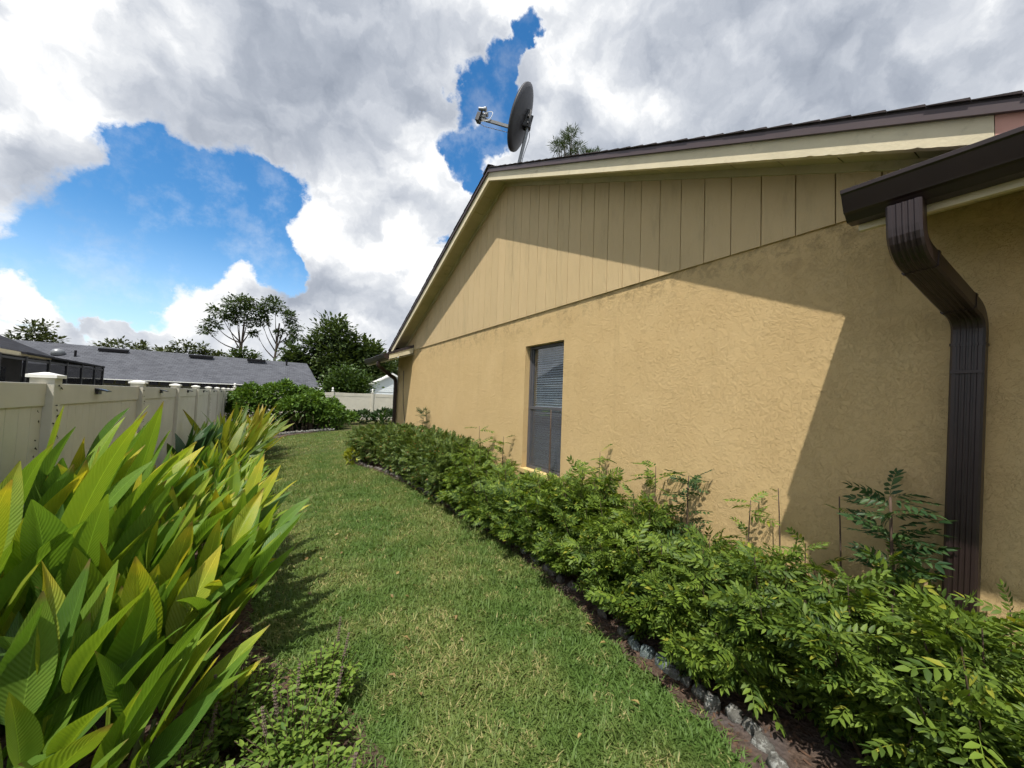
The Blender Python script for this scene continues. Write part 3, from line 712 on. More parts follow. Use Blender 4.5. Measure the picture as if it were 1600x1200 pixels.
# ------------------------------------------------------------------ back fence
YB = 24.25
bf = thing('vinyl_fence', (4, YB, 0), 'pale vinyl fence with ball finials across the back of the yard', 'fence')
bx = [fx_at(YB)+.1, .42, 2.82, 5.02, 7.2, 9.4, 11.6]
for i, x in enumerate(bx):
    po = MB().box(x-.0635, YB-.0635, 0, x+.0635, YB+.0635, 1.86).build('post', VINYL, bf)
    m = MB(); m.box(x-.08, YB-.08, 1.8605, x+.08, YB+.08, 1.885)
    m.build('post_cap', VINYLCAP, po)
    prof = [(.0, .03), (.022, .045), (.022, .055), (.05, .10), (.062, .13), (.05, .17), (.015, .20)]
    MB().tube([(x, YB, 1.885+z) for z in (0, .02, .04, .075, .11, .145, .17, .19)], [.055, .03, .025, .048, .06, .05, .028, .006], 10).build('finial', VINYLCAP, po, smooth=True)
for x0, x1 in zip(bx, bx[1:]):
    a, b = x0+.064, x1-.064; dip = .10 if x0 < 2 else .02
    m = MB(); n = 8
    for k in range(n):
        p, q = a+(b-a)*k/n, a+(b-a)*(k+1)/n
        za = 1.80-dip*math.sin(math.pi*k/n); zb_ = 1.80-dip*math.sin(math.pi*(k+1)/n)
        m.hexa([(p, YB-.02, 1.60), (q, YB-.02, 1.60), (q, YB+.02, 1.60), (p, YB+.02, 1.60), (p, YB-.02, za), (q, YB-.02, zb_), (q, YB+.02, zb_), (p, YB+.02, za)])
    m.build('top_rail', VINYL, bf)
    m = MB(); nb = 14
    for k in range(nb):
        m.box(a+(b-a)*k/nb+.001, YB-.01, .05, a+(b-a)*(k+1)/nb-.001, YB+.01, 1.5995)
    m.build('board_panel', VINYL, bf)
# ------------------------------------------------------------------ neighbours
def make_roof(name, a, b, course, axis):
    m, t, out = material(name); p = pos(t)
    br = t.new('ShaderNodeTexBrick'); s = t.new('ShaderNodeSeparateXYZ'); t.put(s.inputs[0], p)
    cb = t.new('ShaderNodeCombineXYZ'); t.put(cb.inputs[0], s.outputs[0 if axis == 'x' else 1]); t.put(cb.inputs[1], t.math('MULTIPLY', s.outputs[2], 2.0))
    t.put(br.inputs['Vector'], cb.outputs[0]); br.inputs['Scale'].default_value = 1.0
    br.inputs['Brick Width'].default_value = .33; br.inputs['Row Height'].default_value = course; br.inputs['Mortar Size'].default_value = .012
    br.inputs['Color1'].default_value = (*a, 1); br.inputs['Color2'].default_value = (*b, 1); br.inputs['Mortar'].default_value = (*(x*.45 for x in a), 1)
    n = t.noise(p, 1.5, 5.0, 0.65)
    c = t.mix(t.rng(n, 0.3, 0.7), br.outputs[0], t.mix(0.5, br.outputs[0], b))
    bsdf(t, out, c, 0.9, 0.15, 0.0, t.noise(p, 60.0, 3.0, 0.6), 0.5, 0.02); return m
GROOF = make_roof('grey_shingle_roof', (0.062, 0.065, 0.076), (0.105, 0.110, 0.125), .17, 'x')
DROOF = make_roof('charcoal_shingle_roof', (0.022, 0.022, 0.027), (0.040, 0.041, 0.048), .17, 'y')
NWALL = plain('neighbour_wall', (0.24, 0.23, 0.215), 0.85, 0.15)
WSIDE = plain('white_siding', (0.74, 0.78, 0.80), 0.6, 0.3, var=.04)
DGLASS = plain('dark_window', (0.03, 0.035, 0.04), 0.12, 0.6)

nh = thing('grey_roofed_house', (-8, 39, 0), 'low neighbouring house with a long grey shingle roof beyond the left fence', 'house')
x0, x1 = -24.0, 2.35
MB().hexa([(x0, 36, 2.02), (x1+.8, 36, 2.10), (x1, 41, 4.36), (x0+4, 41, 4.62), (x0, 36, 2.12), (x1+.8, 36, 2.20), (x1, 41, 4.46), (x0+4, 41, 4.72)]).build('roof', GROOF, nh)
MB().hexa([(x1, 41.001, 4.36), (x1+.8, 46, 2.1), (x0, 46, 2.02), (x0+4, 41.001, 4.62), (x1, 41.001, 4.46), (x1+.8, 46, 2.2), (x0, 46, 2.12), (x0+4, 41.001, 4.72)]).build('roof', GROOF, nh)
m = MB(); m.box(x0+.5, 36.6, -.3, x1+.3, 45.4, 2.1); m.build('wall', NWALL, nh)
m = MB(); m.add([(x1+.3, 36.7, 2.0), (x1+.3, 45.3, 2.0), (x1-.1, 41, 4.3), (x1+.1, 36.7, 2.0), (x1+.1, 45.3, 2.0), (x1-.3, 41, 4.3)], [(0, 1, 2), (5, 4, 3), (0, 2, 5, 3), (1, 4, 5, 2), (0, 3, 4, 1)]); m.build('gable_wall', WSIDE, nh)
MB().hexa([(x0, 35.9, 2.055), (x1+.8, 35.9, 2.135), (x1+.8, 35.995, 2.135), (x0, 35.995, 2.055), (x0, 35.9, 2.11), (x1+.8, 35.9, 2.19), (x1+.8, 35.995, 2.19), (x0, 35.995, 2.11)]).build('fascia', WHITEP, nh)
MB().hexa([(x1+.802, 35.9, 2.05), (x1+.86, 35.9, 2.05), (x1+.06, 41, 4.30), (x1+.002, 41, 4.30), (x1+.802, 35.9, 2.19), (x1+.86, 35.9, 2.19), (x1+.06, 41, 4.46), (x1+.002, 41, 4.46)]).build('rake_fascia', GROOF, nh)
for k in range(26):
    x = -12.5+k*.56; e = .08*(x-x0)/(x1-x0)
    MB().box(x, 35.93, 1.80+e, x+.45, 35.99, 2.045+e).build('eave_shade_block', MATTE, nh)  # black blocks stand in for the strip of shade under the eave
for k in range(6):
    x = -12+k*2.4
    w = MB().box(x, 36.55, .75, x+1.3, 36.599, 1.75).build('window', DGLASS, nh)
def roof_pt(x, s): return (x, 36+5*s, 2.12+.08*(x-x0)/(x1-x0)*0 + 2.50*s)
for xx, s, wd in ((-11.3, .86, 1.6), (-6.1, .86, 1.55), (-2.2, .86, 1.35)):
    p = roof_pt(xx, s); MB().hexa([(p[0], p[1]-.16, p[2]-.02), (p[0]+wd, p[1]-.16, p[2]-.02), (p[0]+wd, p[1]+.22, p[2]+.14), (p[0], p[1]+.22, p[2]+.14), (p[0], p[1]-.16, p[2]+.16), (p[0]+wd, p[1]-.16, p[2]+.16), (p[0]+wd, p[1]+.22, p[2]+.22), (p[0], p[1]+.22, p[2]+.22)]).build('roof_vent', MATTE, nh)
for xx, s in ((.75, .84), (-12.1, .62)):
    p = roof_pt(xx, s); MB().tube([(p[0], p[1], p[2]-.1), (p[0], p[1], p[2]+.42)], .07, 8).build('vent_pipe', MATTE, nh)
p = roof_pt(-13.0, .66); MB().tube([(p[0], p[1], p[2]-.1), (p[0], p[1], p[2]+.2), (p[0], p[1], p[2]+.32), (p[0], p[1], p[2]+.38)], [.34, .34, .24, .05], 12).build('skylight_dome', GALV, nh, smooth=True)

lh = thing('screened_porch_house', (-8, 15, 0), 'dark roofed neighbouring house with a black screened porch at far left', 'house')
ex = -5.75
m = MB(); m.hexa([(ex, 5.0, 2.52), (ex-.32, 18.3, 2.46), (-10.5, 18.3, 4.62), (-10.5, 5.0, 4.62), (ex, 5.0, 2.60), (ex-.32, 18.3, 2.54), (-10.5, 18.3, 4.70), (-10.5, 5.0, 4.70)]); m.build('roof', DROOF, lh)
MB().hexa([(-15.2, 5.0, 2.5), (-10.502, 5.0, 4.62), (-10.502, 18.3, 4.62), (-15.2, 18.3, 2.5), (-15.2, 5.0, 2.58), (-10.502, 5.0, 4.70), (-10.502, 18.3, 4.70), (-15.2, 18.3, 2.58)]).build('roof', DROOF, lh)
MB().prism_y([(-14.5, 2.4), (-6.7, 2.4), (-10.5, 4.3)], 17.4, 17.5).build('gable_wall', NWALL, lh)
MB().hexa([(ex+.001, 7.0, 2.46), (ex+.10, 7.0, 2.46), (ex-.20, 17.6, 2.39), (ex-.299, 17.6, 2.39), (ex+.001, 7.0, 2.59), (ex+.10, 7.0, 2.59), (ex-.20, 17.6, 2.51), (ex-.299, 17.6, 2.51)]).build('gutter', CREAM, lh)
MB().box(-9.4, 7.2, -.2, ex-.75, 17.5, 2.45).build('wall', NWALL, lh)
for k, (a, b) in enumerate(((12.2, 13.3), (13.9, 15.0), (15.5, 16.6))):
    w = MB().box(ex-.749, a, .9, ex-.70, b, 2.1).build('window', DGLASS, lh)
    MB().box(ex-.6995, (a+b)/2-.03, .9, ex-.67, (a+b)/2+.03, 2.1).build('mullion', WHITEP, w)
MB().hexa([(ex-.05, 15.8, 2.47), (ex-.25, 22.2, 2.42), (-9.3, 22.2, 2.60), (-9.3, 15.8, 2.85), (ex-.05, 15.8, 2.53), (ex-.25, 22.2, 2.48), (-9.3, 22.2, 2.66), (-9.3, 15.8, 2.91)]).build('porch_roof', DROOF, lh)
for y in (11.9, 13.3, 14.6, 15.9, 17.3, 18.6, 19.9, 21.2, 22.15):
    x = ex-.06-.2*(y-15.8)/6.4; MB().box(x-.06, y-.04, -.2, x-.005, y+.04, 2.42).build('porch_post', BLACKP, lh)
for z in (.3, 1.15, 2.3):
    MB().hexa([(ex-.0, 11.9, z), (ex+.04, 11.9, z), (ex-.275, 22.2, z), (ex-.315, 22.2, z), (ex-.0, 11.9, z+.06), (ex+.04, 11.9, z+.06), (ex-.275, 22.2, z+.06), (ex-.315, 22.2, z+.06)]).build('porch_rail', BLACKP, lh)
MB().add([(ex+.02, 11.9, -.2), (ex-.30, 22.2, -.2), (ex-.30, 22.2, 2.42), (ex+.02, 11.9, 2.42)], [(0, 1, 2, 3)]).build('porch_screen', LANAI_SCREEN, lh)  # screen carried past the porch to darken the shaded wall under the eave
MB().add([(ex-.30, 22.21, -.2), (-9.3, 22.21, -.2), (-9.3, 22.21, 2.45), (ex-.30, 22.21, 2.42)], [(0, 1, 2, 3)]).build('porch_screen', LANAI_SCREEN, lh)
MB().box(-9.35, 15.8, -.2, -9.3, 22.2, 2.6).build('porch_back_wall', NWALL, lh)

sh = thing('white_gabled_house', (11, 42, 0), 'white sided gable of a house behind the back fence, beside the far downspout', 'house')
MB().prism_y([(7.4, 0), (14.0, 0), (14.0, 2.2), (10.7, 3.95), (7.4, 2.2)], 42, 50).build('wall', WSIDE, sh)
for k in range(9):
    z = 2.1+k*.2; hw = max(.1, 3.3-max(0, z-2.2)*1.886)
    MB().box(10.7-hw, 41.965, z, 10.7+hw, 41.998, z+.185).build('siding_board', WSIDE, sh)
MB().hexa([(7.0, 41.7, 1.98), (10.7, 41.7, 3.95), (10.7, 50, 3.95), (7.0, 50, 1.98), (7.0, 41.7, 2.15), (10.7, 41.7, 4.13), (10.7, 50, 4.13), (7.0, 50, 2.15)]).build('roof', WHITEP, sh)
MB().hexa([(10.702, 41.7, 3.95), (14.4, 41.7, 1.98), (14.4, 50, 1.98), (10.702, 50, 3.95), (10.702, 41.7, 4.13), (14.4, 41.7, 2.15), (14.4, 50, 2.15), (10.702, 50, 4.13)]).build('roof', WHITEP, sh)

# ------------------------------------------------------------------ foliage tools
def unit(v): return v/np.maximum(np.linalg.norm(v, axis=-1, keepdims=True), 1e-9)
def frames(d, rng, up=None, jit=.35):
    """matrices whose x axis is d, z near `up`"""
    n = len(d); up = np.tile(np.array([0, 0, 1.0]), (n, 1)) if up is None else up
    up = up + rng.normal(0, jit, (n, 3))
    y = unit(np.cross(up, d)); z = np.cross(d, y)
    return np.stack([d, y, z], axis=2)
def scatter(tv, tf, P, M, S):
    """stamp template (tv, tf) at P with frames M and sizes S"""
    n, k = len(P), len(tv)
    V = np.einsum('nij,kj->nki', M, tv)*S[:, None, None] + P[:, None, :]
    F = (tf[None]+ (np.arange(n)*k)[:, None, None]).reshape(-1, tf.shape[1])
    return V.reshape(-1, 3), F
def leaf_template(w=.42, fold=.12, tipdrop=.12):
    """one leaf along +x, length 1: two folded quads per half"""
    tv = np.array([(0, 0, 0), (.36, w/2, fold*w), (.36, 0, 0), (.36, -w/2, fold*w), (.72, w*.34, fold*w*.5-tipdrop*.4), (.72, 0, -tipdrop*.45), (.72, -w*.34, fold*w*.5-tipdrop*.4), (1, 0, -tipdrop)], float)
    tf = np.array([(0, 2, 1, 1), (0, 3, 2, 2), (2, 5, 4, 1), (3, 6, 5, 2), (5, 7, 4, 4), (6, 7, 5, 5)])
    tri = [(0, 2, 1), (0, 3, 2), (2, 5, 4), (2, 4, 1), (3, 6, 5), (3, 5, 2), (5, 7, 4), (6, 7, 5)]
    return tv, np.array(tri)
def diamond_template(w=.5):
    return np.array([(0, 0, 0), (.45, w/2, .06), (1, 0, -.06), (.45, -w/2, .06)], float), np.array([(0, 3, 2), (0, 2, 1)])
def spray_template(pairs, rng, leaf=.36, w=.44, detailed=True):
    """pinnate leaf along +x, length 1, rachis drooping"""
    lt, lf = leaf_template(w, .18, .10) if detailed else diamond_template(w)
    V, F, k = [], [], 0
    for i in range(pairs*2+1):
        t = (i//2+1)/(pairs+.6); side = (1 if i % 2 else -1)
        last = i == pairs*2
        if last: t = .97
        a = 0 if last else side*rad(58-14*t+rng.uniform(-8, 8))
        s = leaf*(1.0-.25*abs(t-.55))*rng.uniform(.85, 1.12)
        ca, sa = math.cos(a), math.sin(a); tl = rng.uniform(-.35, .25)
        v = lt*s; c_, s_ = math.cos(tl), math.sin(tl)
        v = np.stack([v[:, 0], v[:, 1]*c_-v[:, 2]*s_, v[:, 1]*s_+v[:, 2]*c_], 1)
        v = np.stack([v[:, 0]*ca-v[:, 1]*sa, v[:, 0]*sa+v[:, 1]*ca, v[:, 2]-.25*v[:, 0]], 1)
        v += np.array([t*.95, 0, -.28*t*t])
        V.append(v); F.append(lf+k); k += len(lt)
    # rachis ribbon
    rv = [(t*.95, q*.007, -.28*t*t-.004) for t in (0, .33, .66, 1) for q in (1, -1)]
    V.append(np.array(rv)); F.append(np.array([(k+2*i, k+2*i+1, k+2*i+3) for i in range(3)]+[(k+2*i, k+2*i+3, k+2*i+2) for i in range(3)]))
    return np.concatenate(V), np.concatenate(F)
def stamp_many(tmpls, P, D, S, rng, up=None, jit=.35):
    """split instances over several templates"""
    pick = rng.integers(0, len(tmpls), len(P)); VV, FF, k = [], [], 0
    for i, (tv, tf) in enumerate(tmpls):
        s = pick == i
        if not s.any(): continue
        v, f = scatter(tv, tf, P[s], frames(D[s], rng, None if up is None else up[s], jit), S[s])
        VV.append(v); FF.append(f+k); k += len(v)
    return np.concatenate(VV), np.concatenate(FF)
def stem_mesh(paths, r0, r1, n=5):
    m = MB()
    for p in paths:
        k = len(p); m.tube(p, [r0+(r1-r0)*i/max(1, k-1) for i in range(k)], n, cap=False)
    return m

# ------------------------------------------------------------------ trees
PINEL = foliage('pine_needles', (0.038, 0.066, 0.026), (0.100, 0.145, 0.055), 0.2, patch=.3)
OAKL = foliage('oak_leaves', (0.030, 0.054, 0.018), (0.090, 0.130, 0.038), 0.25, patch=.35)
LIGHTL = foliage('light_leaves', (0.030, 0.062, 0.012), (0.085, 0.140, 0.028), 0.25, patch=.5)
OLIVEL = foliage('olive_leaves', (0.042, 0.058, 0.022), (0.105, 0.125, 0.050), 0.22, patch=.3)
LEAF = leaf_template(.5, .1, .1); DIA = diamond_template(.55)
def tree(loc, name, label, trunk_h, trunk_r, clumps, leaf, size, count, mat, limbs=.45, lean=(0, 0), group=None, seed=1, hollow=.45, bark=BARK):
    """clumps: (dx, dy, z, rx, ry, rz) relative to loc; leaves spread through each clump"""
    rng = np.random.default_rng(seed); rt = random.Random(seed)
    t = thing(name, loc, label, 'tree', group)
    L = Vector(loc); top = L + Vector((lean[0], lean[1], trunk_h))
    m = MB(); mid = L.lerp(top, .5) + Vector((rt.uniform(-.03, .03)*trunk_h, 0, 0))
    path = bend([L-Vector((0, 0, .3)), mid, top], trunk_h*.3, 5); k = len(path)
    m.tube(path, [trunk_r*(1-.55*i/(k-1)) for i in range(k)], 8)
    if limbs:
        for c in clumps:
            e = L+Vector(c[:3]); s0 = rt.uniform(limbs, .97); st = path[int(s0*(k-1))]
            if e.z < st.z: st = path[max(1, int(max(.4, limbs-.15)*(k-1)))]
            mid = st.lerp(e, .55) + Vector((0, 0, -.12*(e-st).length))
            r0 = trunk_r*.42
            m.tube(bend([st, mid, e+Vector((0, 0, c[5]*.2))], (e-st).length*.4, 3), [r0*(1-.8*q/5) for q in range(6)][:len(bend([st, mid, e], (e-st).length*.4, 3))], 5)
            for _ in range(2):
                q = e + Vector((rt.uniform(-1, 1)*c[3]*.7, rt.uniform(-1, 1)*c[4]*.7, rt.uniform(0, 1)*c[5]*.7)); m.tube([mid.lerp(e, .5), q], [r0*.35, r0*.08], 4, cap=False)
    m.build('trunk', bark, t, smooth=True)
    vol = np.array([c[3]*c[4]*c[5] for c in clumps])**(2/3); per = np.maximum(8, (count*vol/vol.sum()).astype(int))
    P, D = [], []
    for c, n in zip(clumps, per):
        # sub-tufts give the crown light and dark lumps and gaps
        nt = max(5, n//26); u = unit(rng.normal(size=(nt, 3))); r = rng.uniform(hollow, 1.0, (nt, 1))
        tc_ = u*r*np.array(c[3:6]); 
        idx = rng.integers(0, nt, n); ts = np.array(c[3:6]).mean()*.24
        off = rng.normal(0, 1, (n, 3))*ts*np.array([1, 1, .7])
        P.append(tc_[idx]+off+np.array(c[:3])+np.array(loc)); D.append(unit(off+u[idx]*ts*.7+np.array([0, 0, .15*ts])+rng.normal(0, .3*ts, (n, 3))))
    P = np.concatenate(P); D = np.concatenate(D); S = size*rng.uniform(.6, 1.35, len(P))
    V, F = stamp_many([leaf], P, D, S, rng)
    V -= np.array(loc)
    put('crown', np_mesh('crown', V, F, mat), t, loc)
    return t
# two tall slash pines
tree((-4.6, 70, 0), 'pine_tree', 'tall flat-topped pine, left of the pair above the grey roof', 12.0, .26,
     [(-1.0, 0, 14.6, 2.2, 2, 1.1), (.6, 0, 13.6, 1.6, 1.6, 1.1), (-2.9, 0, 12.9, 1.3, 1.5, .9), (-3.7, .3, 11.3, 1.2, 1.2, .8), (-4.3, .3, 10.0, .9, 1, .6), (1.3, 0, 12.0, 1.1, 1, .8), (-.6, 0, 12.6, 1.4, 1.2, .8), (-2.0, 0, 11.9, 1.0, 1, .55), (.2, 0, 15.1, 1.2, 1.2, .7)], DIA, .42, 3000, PINEL, limbs=.72, lean=(.1, 0), group='tall pines above the grey roof', seed=4, hollow=.3)
tree((-.9, 70, 0), 'pine_tree', 'tall round-topped pine, right of the pair above the grey roof', 12.4, .24,
     [(.2, 0, 15.2, 2.0, 1.8, .9), (-1.2, 0, 13.9, 1.3, 1.3, .8), (1.9, 0, 13.6, 1.3, 1.3, .9), (2.9, 0, 12.0, 1.1, 1.1, .9), (3.1, 0, 10.4, .9, .9, .7), (1.2, 0, 11.0, .9, .9, .6), (-2.0, 0, 10.4, .9, .8, .5), (-1.4, 0, 12.2, 1.0, 1, .6), (2.0, 0, 9.5, .9, .9, .6)], DIA, .42, 2700, PINEL, limbs=.66, lean=(.9, 0), group='tall pines above the grey roof', seed=5, hollow=.3)
# the big dark oak and its neighbours
tree((5.2, 46, -.2), 'oak_tree', 'big dark oak standing behind the back fence', 5.0, .5,
     [(-.2, 0, 8.2, 1.9, 2.2, 2.0), (1.5, 0, 7.1, 1.9, 2, 1.6), (-1.6, 0, 6.3, 1.5, 1.6, 1.6), (3.2, 0, 6.6, 1.7, 1.8, 1.6), (.6, -1, 5.2, 2.6, 2, 2.0), (3.9, 0, 4.9, 2.2, 2, 1.8), (-1.5, 0, 4.2, 1.7, 1.6, 1.7), (1.6, -.5, 3.2, 3.2, 2, 1.6), (5.4, .3, 5.6, 1.2, 1.4, 1.2)], LEAF, .46, 13000, OAKL, seed=6, hollow=.25)
tree((1.6, 47, -.2), 'oak_tree', 'dark tree at the left shoulder of the big oak, beside the grey roof', 3.6, .32,
     [(.2, 0, 5.4, 1.3, 1.5, 1.3), (-.5, 0, 4.2, 1.2, 1.4, 1.2), (.9, 0, 3.8, 1.5, 1.5, 1.4)], LEAF, .46, 3800, OAKL, seed=7, hollow=.25)
tree((4.75, 32, -.2), 'shade_tree', 'rounded light green tree in front of the big oak, above the back fence', 1.7, .2,
     [(-.1, 0, 3.1, 1.2, 1.2, .95), (.8, 0, 2.6, 1.0, 1.1, .9), (-.8, 0, 2.4, 1.0, 1.1, .8), (.1, -.3, 2.1, 1.7, 1.2, .8)], LEAF, .22, 7500, LIGHTL, seed=8, hollow=.35)
tree((9.0, 45, -.2), 'oak_tree', 'dark tree seen through the gap beside the far downspout', 4.0, .3,
     [(.2, 0, 6.2, 1.6, 1.6, 1.4), (-.6, 0, 4.6, 1.8, 1.6, 1.5), (1.8, 0, 4.8, 1.8, 1.6, 1.6), (.4, 0, 3.2, 2.4, 1.6, 1.3)], LEAF, .42, 5000, OAKL, seed=9, hollow=.25)
tree((14.0, 47, -.2), 'oak_tree', 'dark tree behind the white gable, mostly hidden by the house', 4.2, .35,
     [(0, 0, 6.0, 2.2, 2, 1.8), (-1.8, 0, 4.8, 1.8, 1.6, 1.5), (1.6, 0, 4.6, 1.8, 1.6, 1.5)], LEAF, .46, 2000, OAKL, seed=19, hollow=.25)
far = [((-21.6, 60, 0), 'small thin tree at far left above the porch roof', [(0, 0, 6.9, 1.3, 1.2, 1.2), (-1.3, 0, 6.0, 1.0, 1, .8), (1.3, 0, 6.1, 1.0, 1, .8), (-3.2, 0, 5.8, .8, .8, .5)], OLIVEL, 1100),
       ((-16.2, 62, 0), 'low pale tree crown behind the left end of the grey roof', [(0, 0, 6.2, 1.6, 1.2, .8), (2.2, 0, 6.1, 1.2, 1.2, .7), (4.2, 0, 6.0, 1.2, 1.2, .7)], OLIVEL, 1100),
       ((-9.2, 60, 0), 'broad olive tree crown behind the middle of the grey roof', [(.2, 0, 6.5, 1.5, 1.2, 1.2), (1.8, 0, 6.0, 1.3, 1.2, .9), (-1.2, 0, 6.0, 1.0, 1.2, .8), (3.0, 0, 5.8, 1.0, 1, .7)], OLIVEL, 1400),
       ((-4.0, 62, 0), 'dark low tree crown under the two tall pines', [(-.8, 0, 6.1, 1.4, 1.2, 1.0), (.8, 0, 6.0, 1.5, 1.2, 1.1), (2.0, 0, 5.2, 1.2, 1, .8)], OAKL, 1400)]
for i, (l, lab, cl, mt, n) in enumerate(far):
    tree(l, 'distant_tree', lab, 5.2, .16, cl, LEAF, .40, n, mt, seed=30+i, group='distant trees over the roofs', hollow=.2)
tree((11.6, 14.0, 0), 'pine_tree', 'pine top with needle tufts showing above the roof, right of the dish', 13.0, .16,
     [(-.15, 0, 14.55, .30, .3, .28), (-.55, 0, 14.1, .32, .3, .26), (.25, 0, 14.1, .28, .3, .24), (.95, 0, 13.95, .34, .3, .26), (1.55, 0, 14.35, .16, .16, .16), (-.9, 0, 13.65, .30, .3, .26), (-.1, 0, 13.6, .34, .3, .26), (1.35, 0, 13.55, .26, .3, .24), (2.0, 0, 13.35, .24, .24, .2), (.6, 0, 13.3, .3, .3, .24)],
     (np.array([(0, 0, 0), (.5, .05, 0), (1, 0, -.05), (.5, -.05, 0)], float), np.array([(0, 3, 2), (0, 2, 1)])), .20, 4200, PINEL, limbs=.8, lean=(.2, 0), seed=14, hollow=.1)
# ------------------------------------------------------------------ broad-leaved ginger plants along the fence
def make_blade_leaf(name, stops, trans=.36, freq=150.0):
    m, t, out = material(name)
    uv = t.new('ShaderNodeUVMap'); s = t.new('ShaderNodeSeparateXYZ'); t.l.new(uv.outputs[0], s.inputs[0])
    u, v = s.outputs[0], s.outputs[1]; av = t.math('ABSOLUTE', v)
    oi = t.new('ShaderNodeObjectInfo'); r = oi.outputs['Random']
    ph = t.math('SUBTRACT', t.math('MULTIPLY', u, freq), t.math('MULTIPLY', av, 30.0))
    w = t.math('SINE', ph)
    p = pos(t); n = t.noise(p, 9.0, 4.0, 0.6)
    f = t.math('ADD', t.math('MULTIPLY', r, 0.85), t.math('MULTIPLY', t.math('SUBTRACT', n, 0.5), 0.35))
    f = t.math('ADD', f, t.math('MULTIPLY', t.rng(u, 0.55, 1.0), t.math('MULTIPLY', r, 0.35)), clamp=True)
    c = t.ramp(f, stops)
    c = t.mix(t.math('MULTIPLY', t.rng(w, -1.0, 1.0), 0.07), c, t.mix(1.0, c, (0.55, 0.62, 0.5), 'MULTIPLY'))
    c = t.mix(t.rng(av, 0.05, 0.015), c, t.mix(1.0, c, (1.5, 1.45, 1.6), 'MULTIPLY'))
    # a few dry brown tips
    tip = t.math('MULTIPLY', t.rng(t.math('ADD', u, t.math('MULTIPLY', t.math('SUBTRACT', n, .5), .12)), 0.90, 0.98), t.rng(t.math('FRACT', t.math('MULTIPLY', r, 7.7)), 0.35, 0.5))
    c = t.mix(t.math('MULTIPLY', tip, .8), c, (0.24, 0.17, 0.07))
    b = t.new('ShaderNodeBump'); t.put(b.inputs['Height'], w); b.inputs['Strength'].default_value = 0.25; b.inputs['Distance'].default_value = 0.004
    leafmix(t, out, c, trans, 0.42, 0.4, b.outputs[0]); return m
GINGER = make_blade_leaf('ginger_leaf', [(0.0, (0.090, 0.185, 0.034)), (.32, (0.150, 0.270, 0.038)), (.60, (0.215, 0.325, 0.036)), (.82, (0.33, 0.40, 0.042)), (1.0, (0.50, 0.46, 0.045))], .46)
GINGERD = make_blade_leaf('dark_green_leaf', [(0.0, (0.022, 0.062, 0.018)), (.6, (0.045, 0.105, 0.022)), (1.0, (0.11, 0.17, 0.025))], .25)
YELLOWL = make_blade_leaf('yellow_green_leaf', [(0.0, (0.07, 0.13, 0.02)), (.4, (0.15, 0.21, 0.03)), (.75, (0.26, 0.29, 0.04)), (1.0, (0.38, 0.30, 0.08))], .35, 40.0)
def blade_mesh(name, L, Wd, pet, th0, kap, fold, twist, mat, nu=14, seed=0):
    """petiole + pleated lance blade; leans towards local +x; upper face looks back and up"""
    rb = random.Random(seed); V, UV, F = [], [], []; nv = 3
    p = np.zeros(3); th = th0*.35; step = pet/5
    # petiole as a narrow channel
    for i in range(5):
        d = np.array([math.sin(th), 0, math.cos(th)]); w = .013
        nrm = np.array([-math.cos(th), 0, math.sin(th)])
        V += [p+np.array([0, w, 0])+nrm*.007, p, p+np.array([0, -w, 0])+nrm*.007]; UV += [(0, .3), (0, 0), (0, -.3)]
        p = p+d*step; th += (th0-th0*.35)/5
    for i in range(4):
        for k in range(2): F.append((i*3+k, i*3+k+1, (i+1)*3+k+1, (i+1)*3+k))
    base = len(V); wav = rb.uniform(0, 6.28)
    for i in range(nu+1):
        t = i/nu
        w = Wd/2*(math.sin(math.pi*min(1, t**.72))**.85)*(1-.25*t) if 0 < t < 1 else (.012 if t == 0 else .002)
        tw = twist*t; fo = fold*(1-.55*t) + .10*math.sin(3*t+wav)
        nrm = np.array([-math.cos(th), 0, math.sin(th)]); yv = np.array([0, 1.0, 0]); tg = np.array([math.sin(th), 0, math.cos(th)])
        ca, sa = math.cos(tw), math.sin(tw)
        y2 = yv*ca+nrm*sa; n2 = nrm*ca-yv*sa
        for k in range(-nv, nv+1):
            s = k/nv; a = abs(s)
            out = s*w*math.cos(fo*(1-.35*a)); up_ = a*w*math.sin(fo) - .25*w*a*a*fo + .05*w*math.sin(t*9+s*2+wav)*a
            V.append(p+y2*out+n2*up_); UV.append((t, s))
        p = p+tg*(L/nu); th += kap/nu*(1+1.2*max(0, t-.5))
    m_ = 2*nv+1
    for i in range(nu):
        for k in range(2*nv): F.append((base+i*m_+k, base+i*m_+k+1, base+(i+1)*m_+k+1, base+(i+1)*m_+k))
    return np_mesh(name, np.array(V), np.array(F), mat, smooth=True, UV=np.array(UV))
rl = random.Random(77)
def leaf_set(mat, n, L, Wd, pet, fold=(.25, .95), seed0=0):
    return [blade_mesh('leaf', L*rl.uniform(.85, 1.15), Wd*rl.uniform(.8, 1.15), pet*rl.uniform(.75, 1.2), rad(rl.uniform(4, 16)), rad(rl.uniform(-6, 34)), rl.uniform(*fold), rl.uniform(-.95, .95), mat, seed=seed0+i) for i in range(n)]
GL = leaf_set(GINGER, 22, .44, .140, .54, (.3, 1.3)); GD = leaf_set(GINGERD, 6, .52, .17, .50, seed0=40); GB = leaf_set(GINGER, 6, .56, .185, .42, (.2, .7), seed0=60)
YL = leaf_set(YELLOWL, 8, .42, .085, .22, (.2, .6), seed0=80)
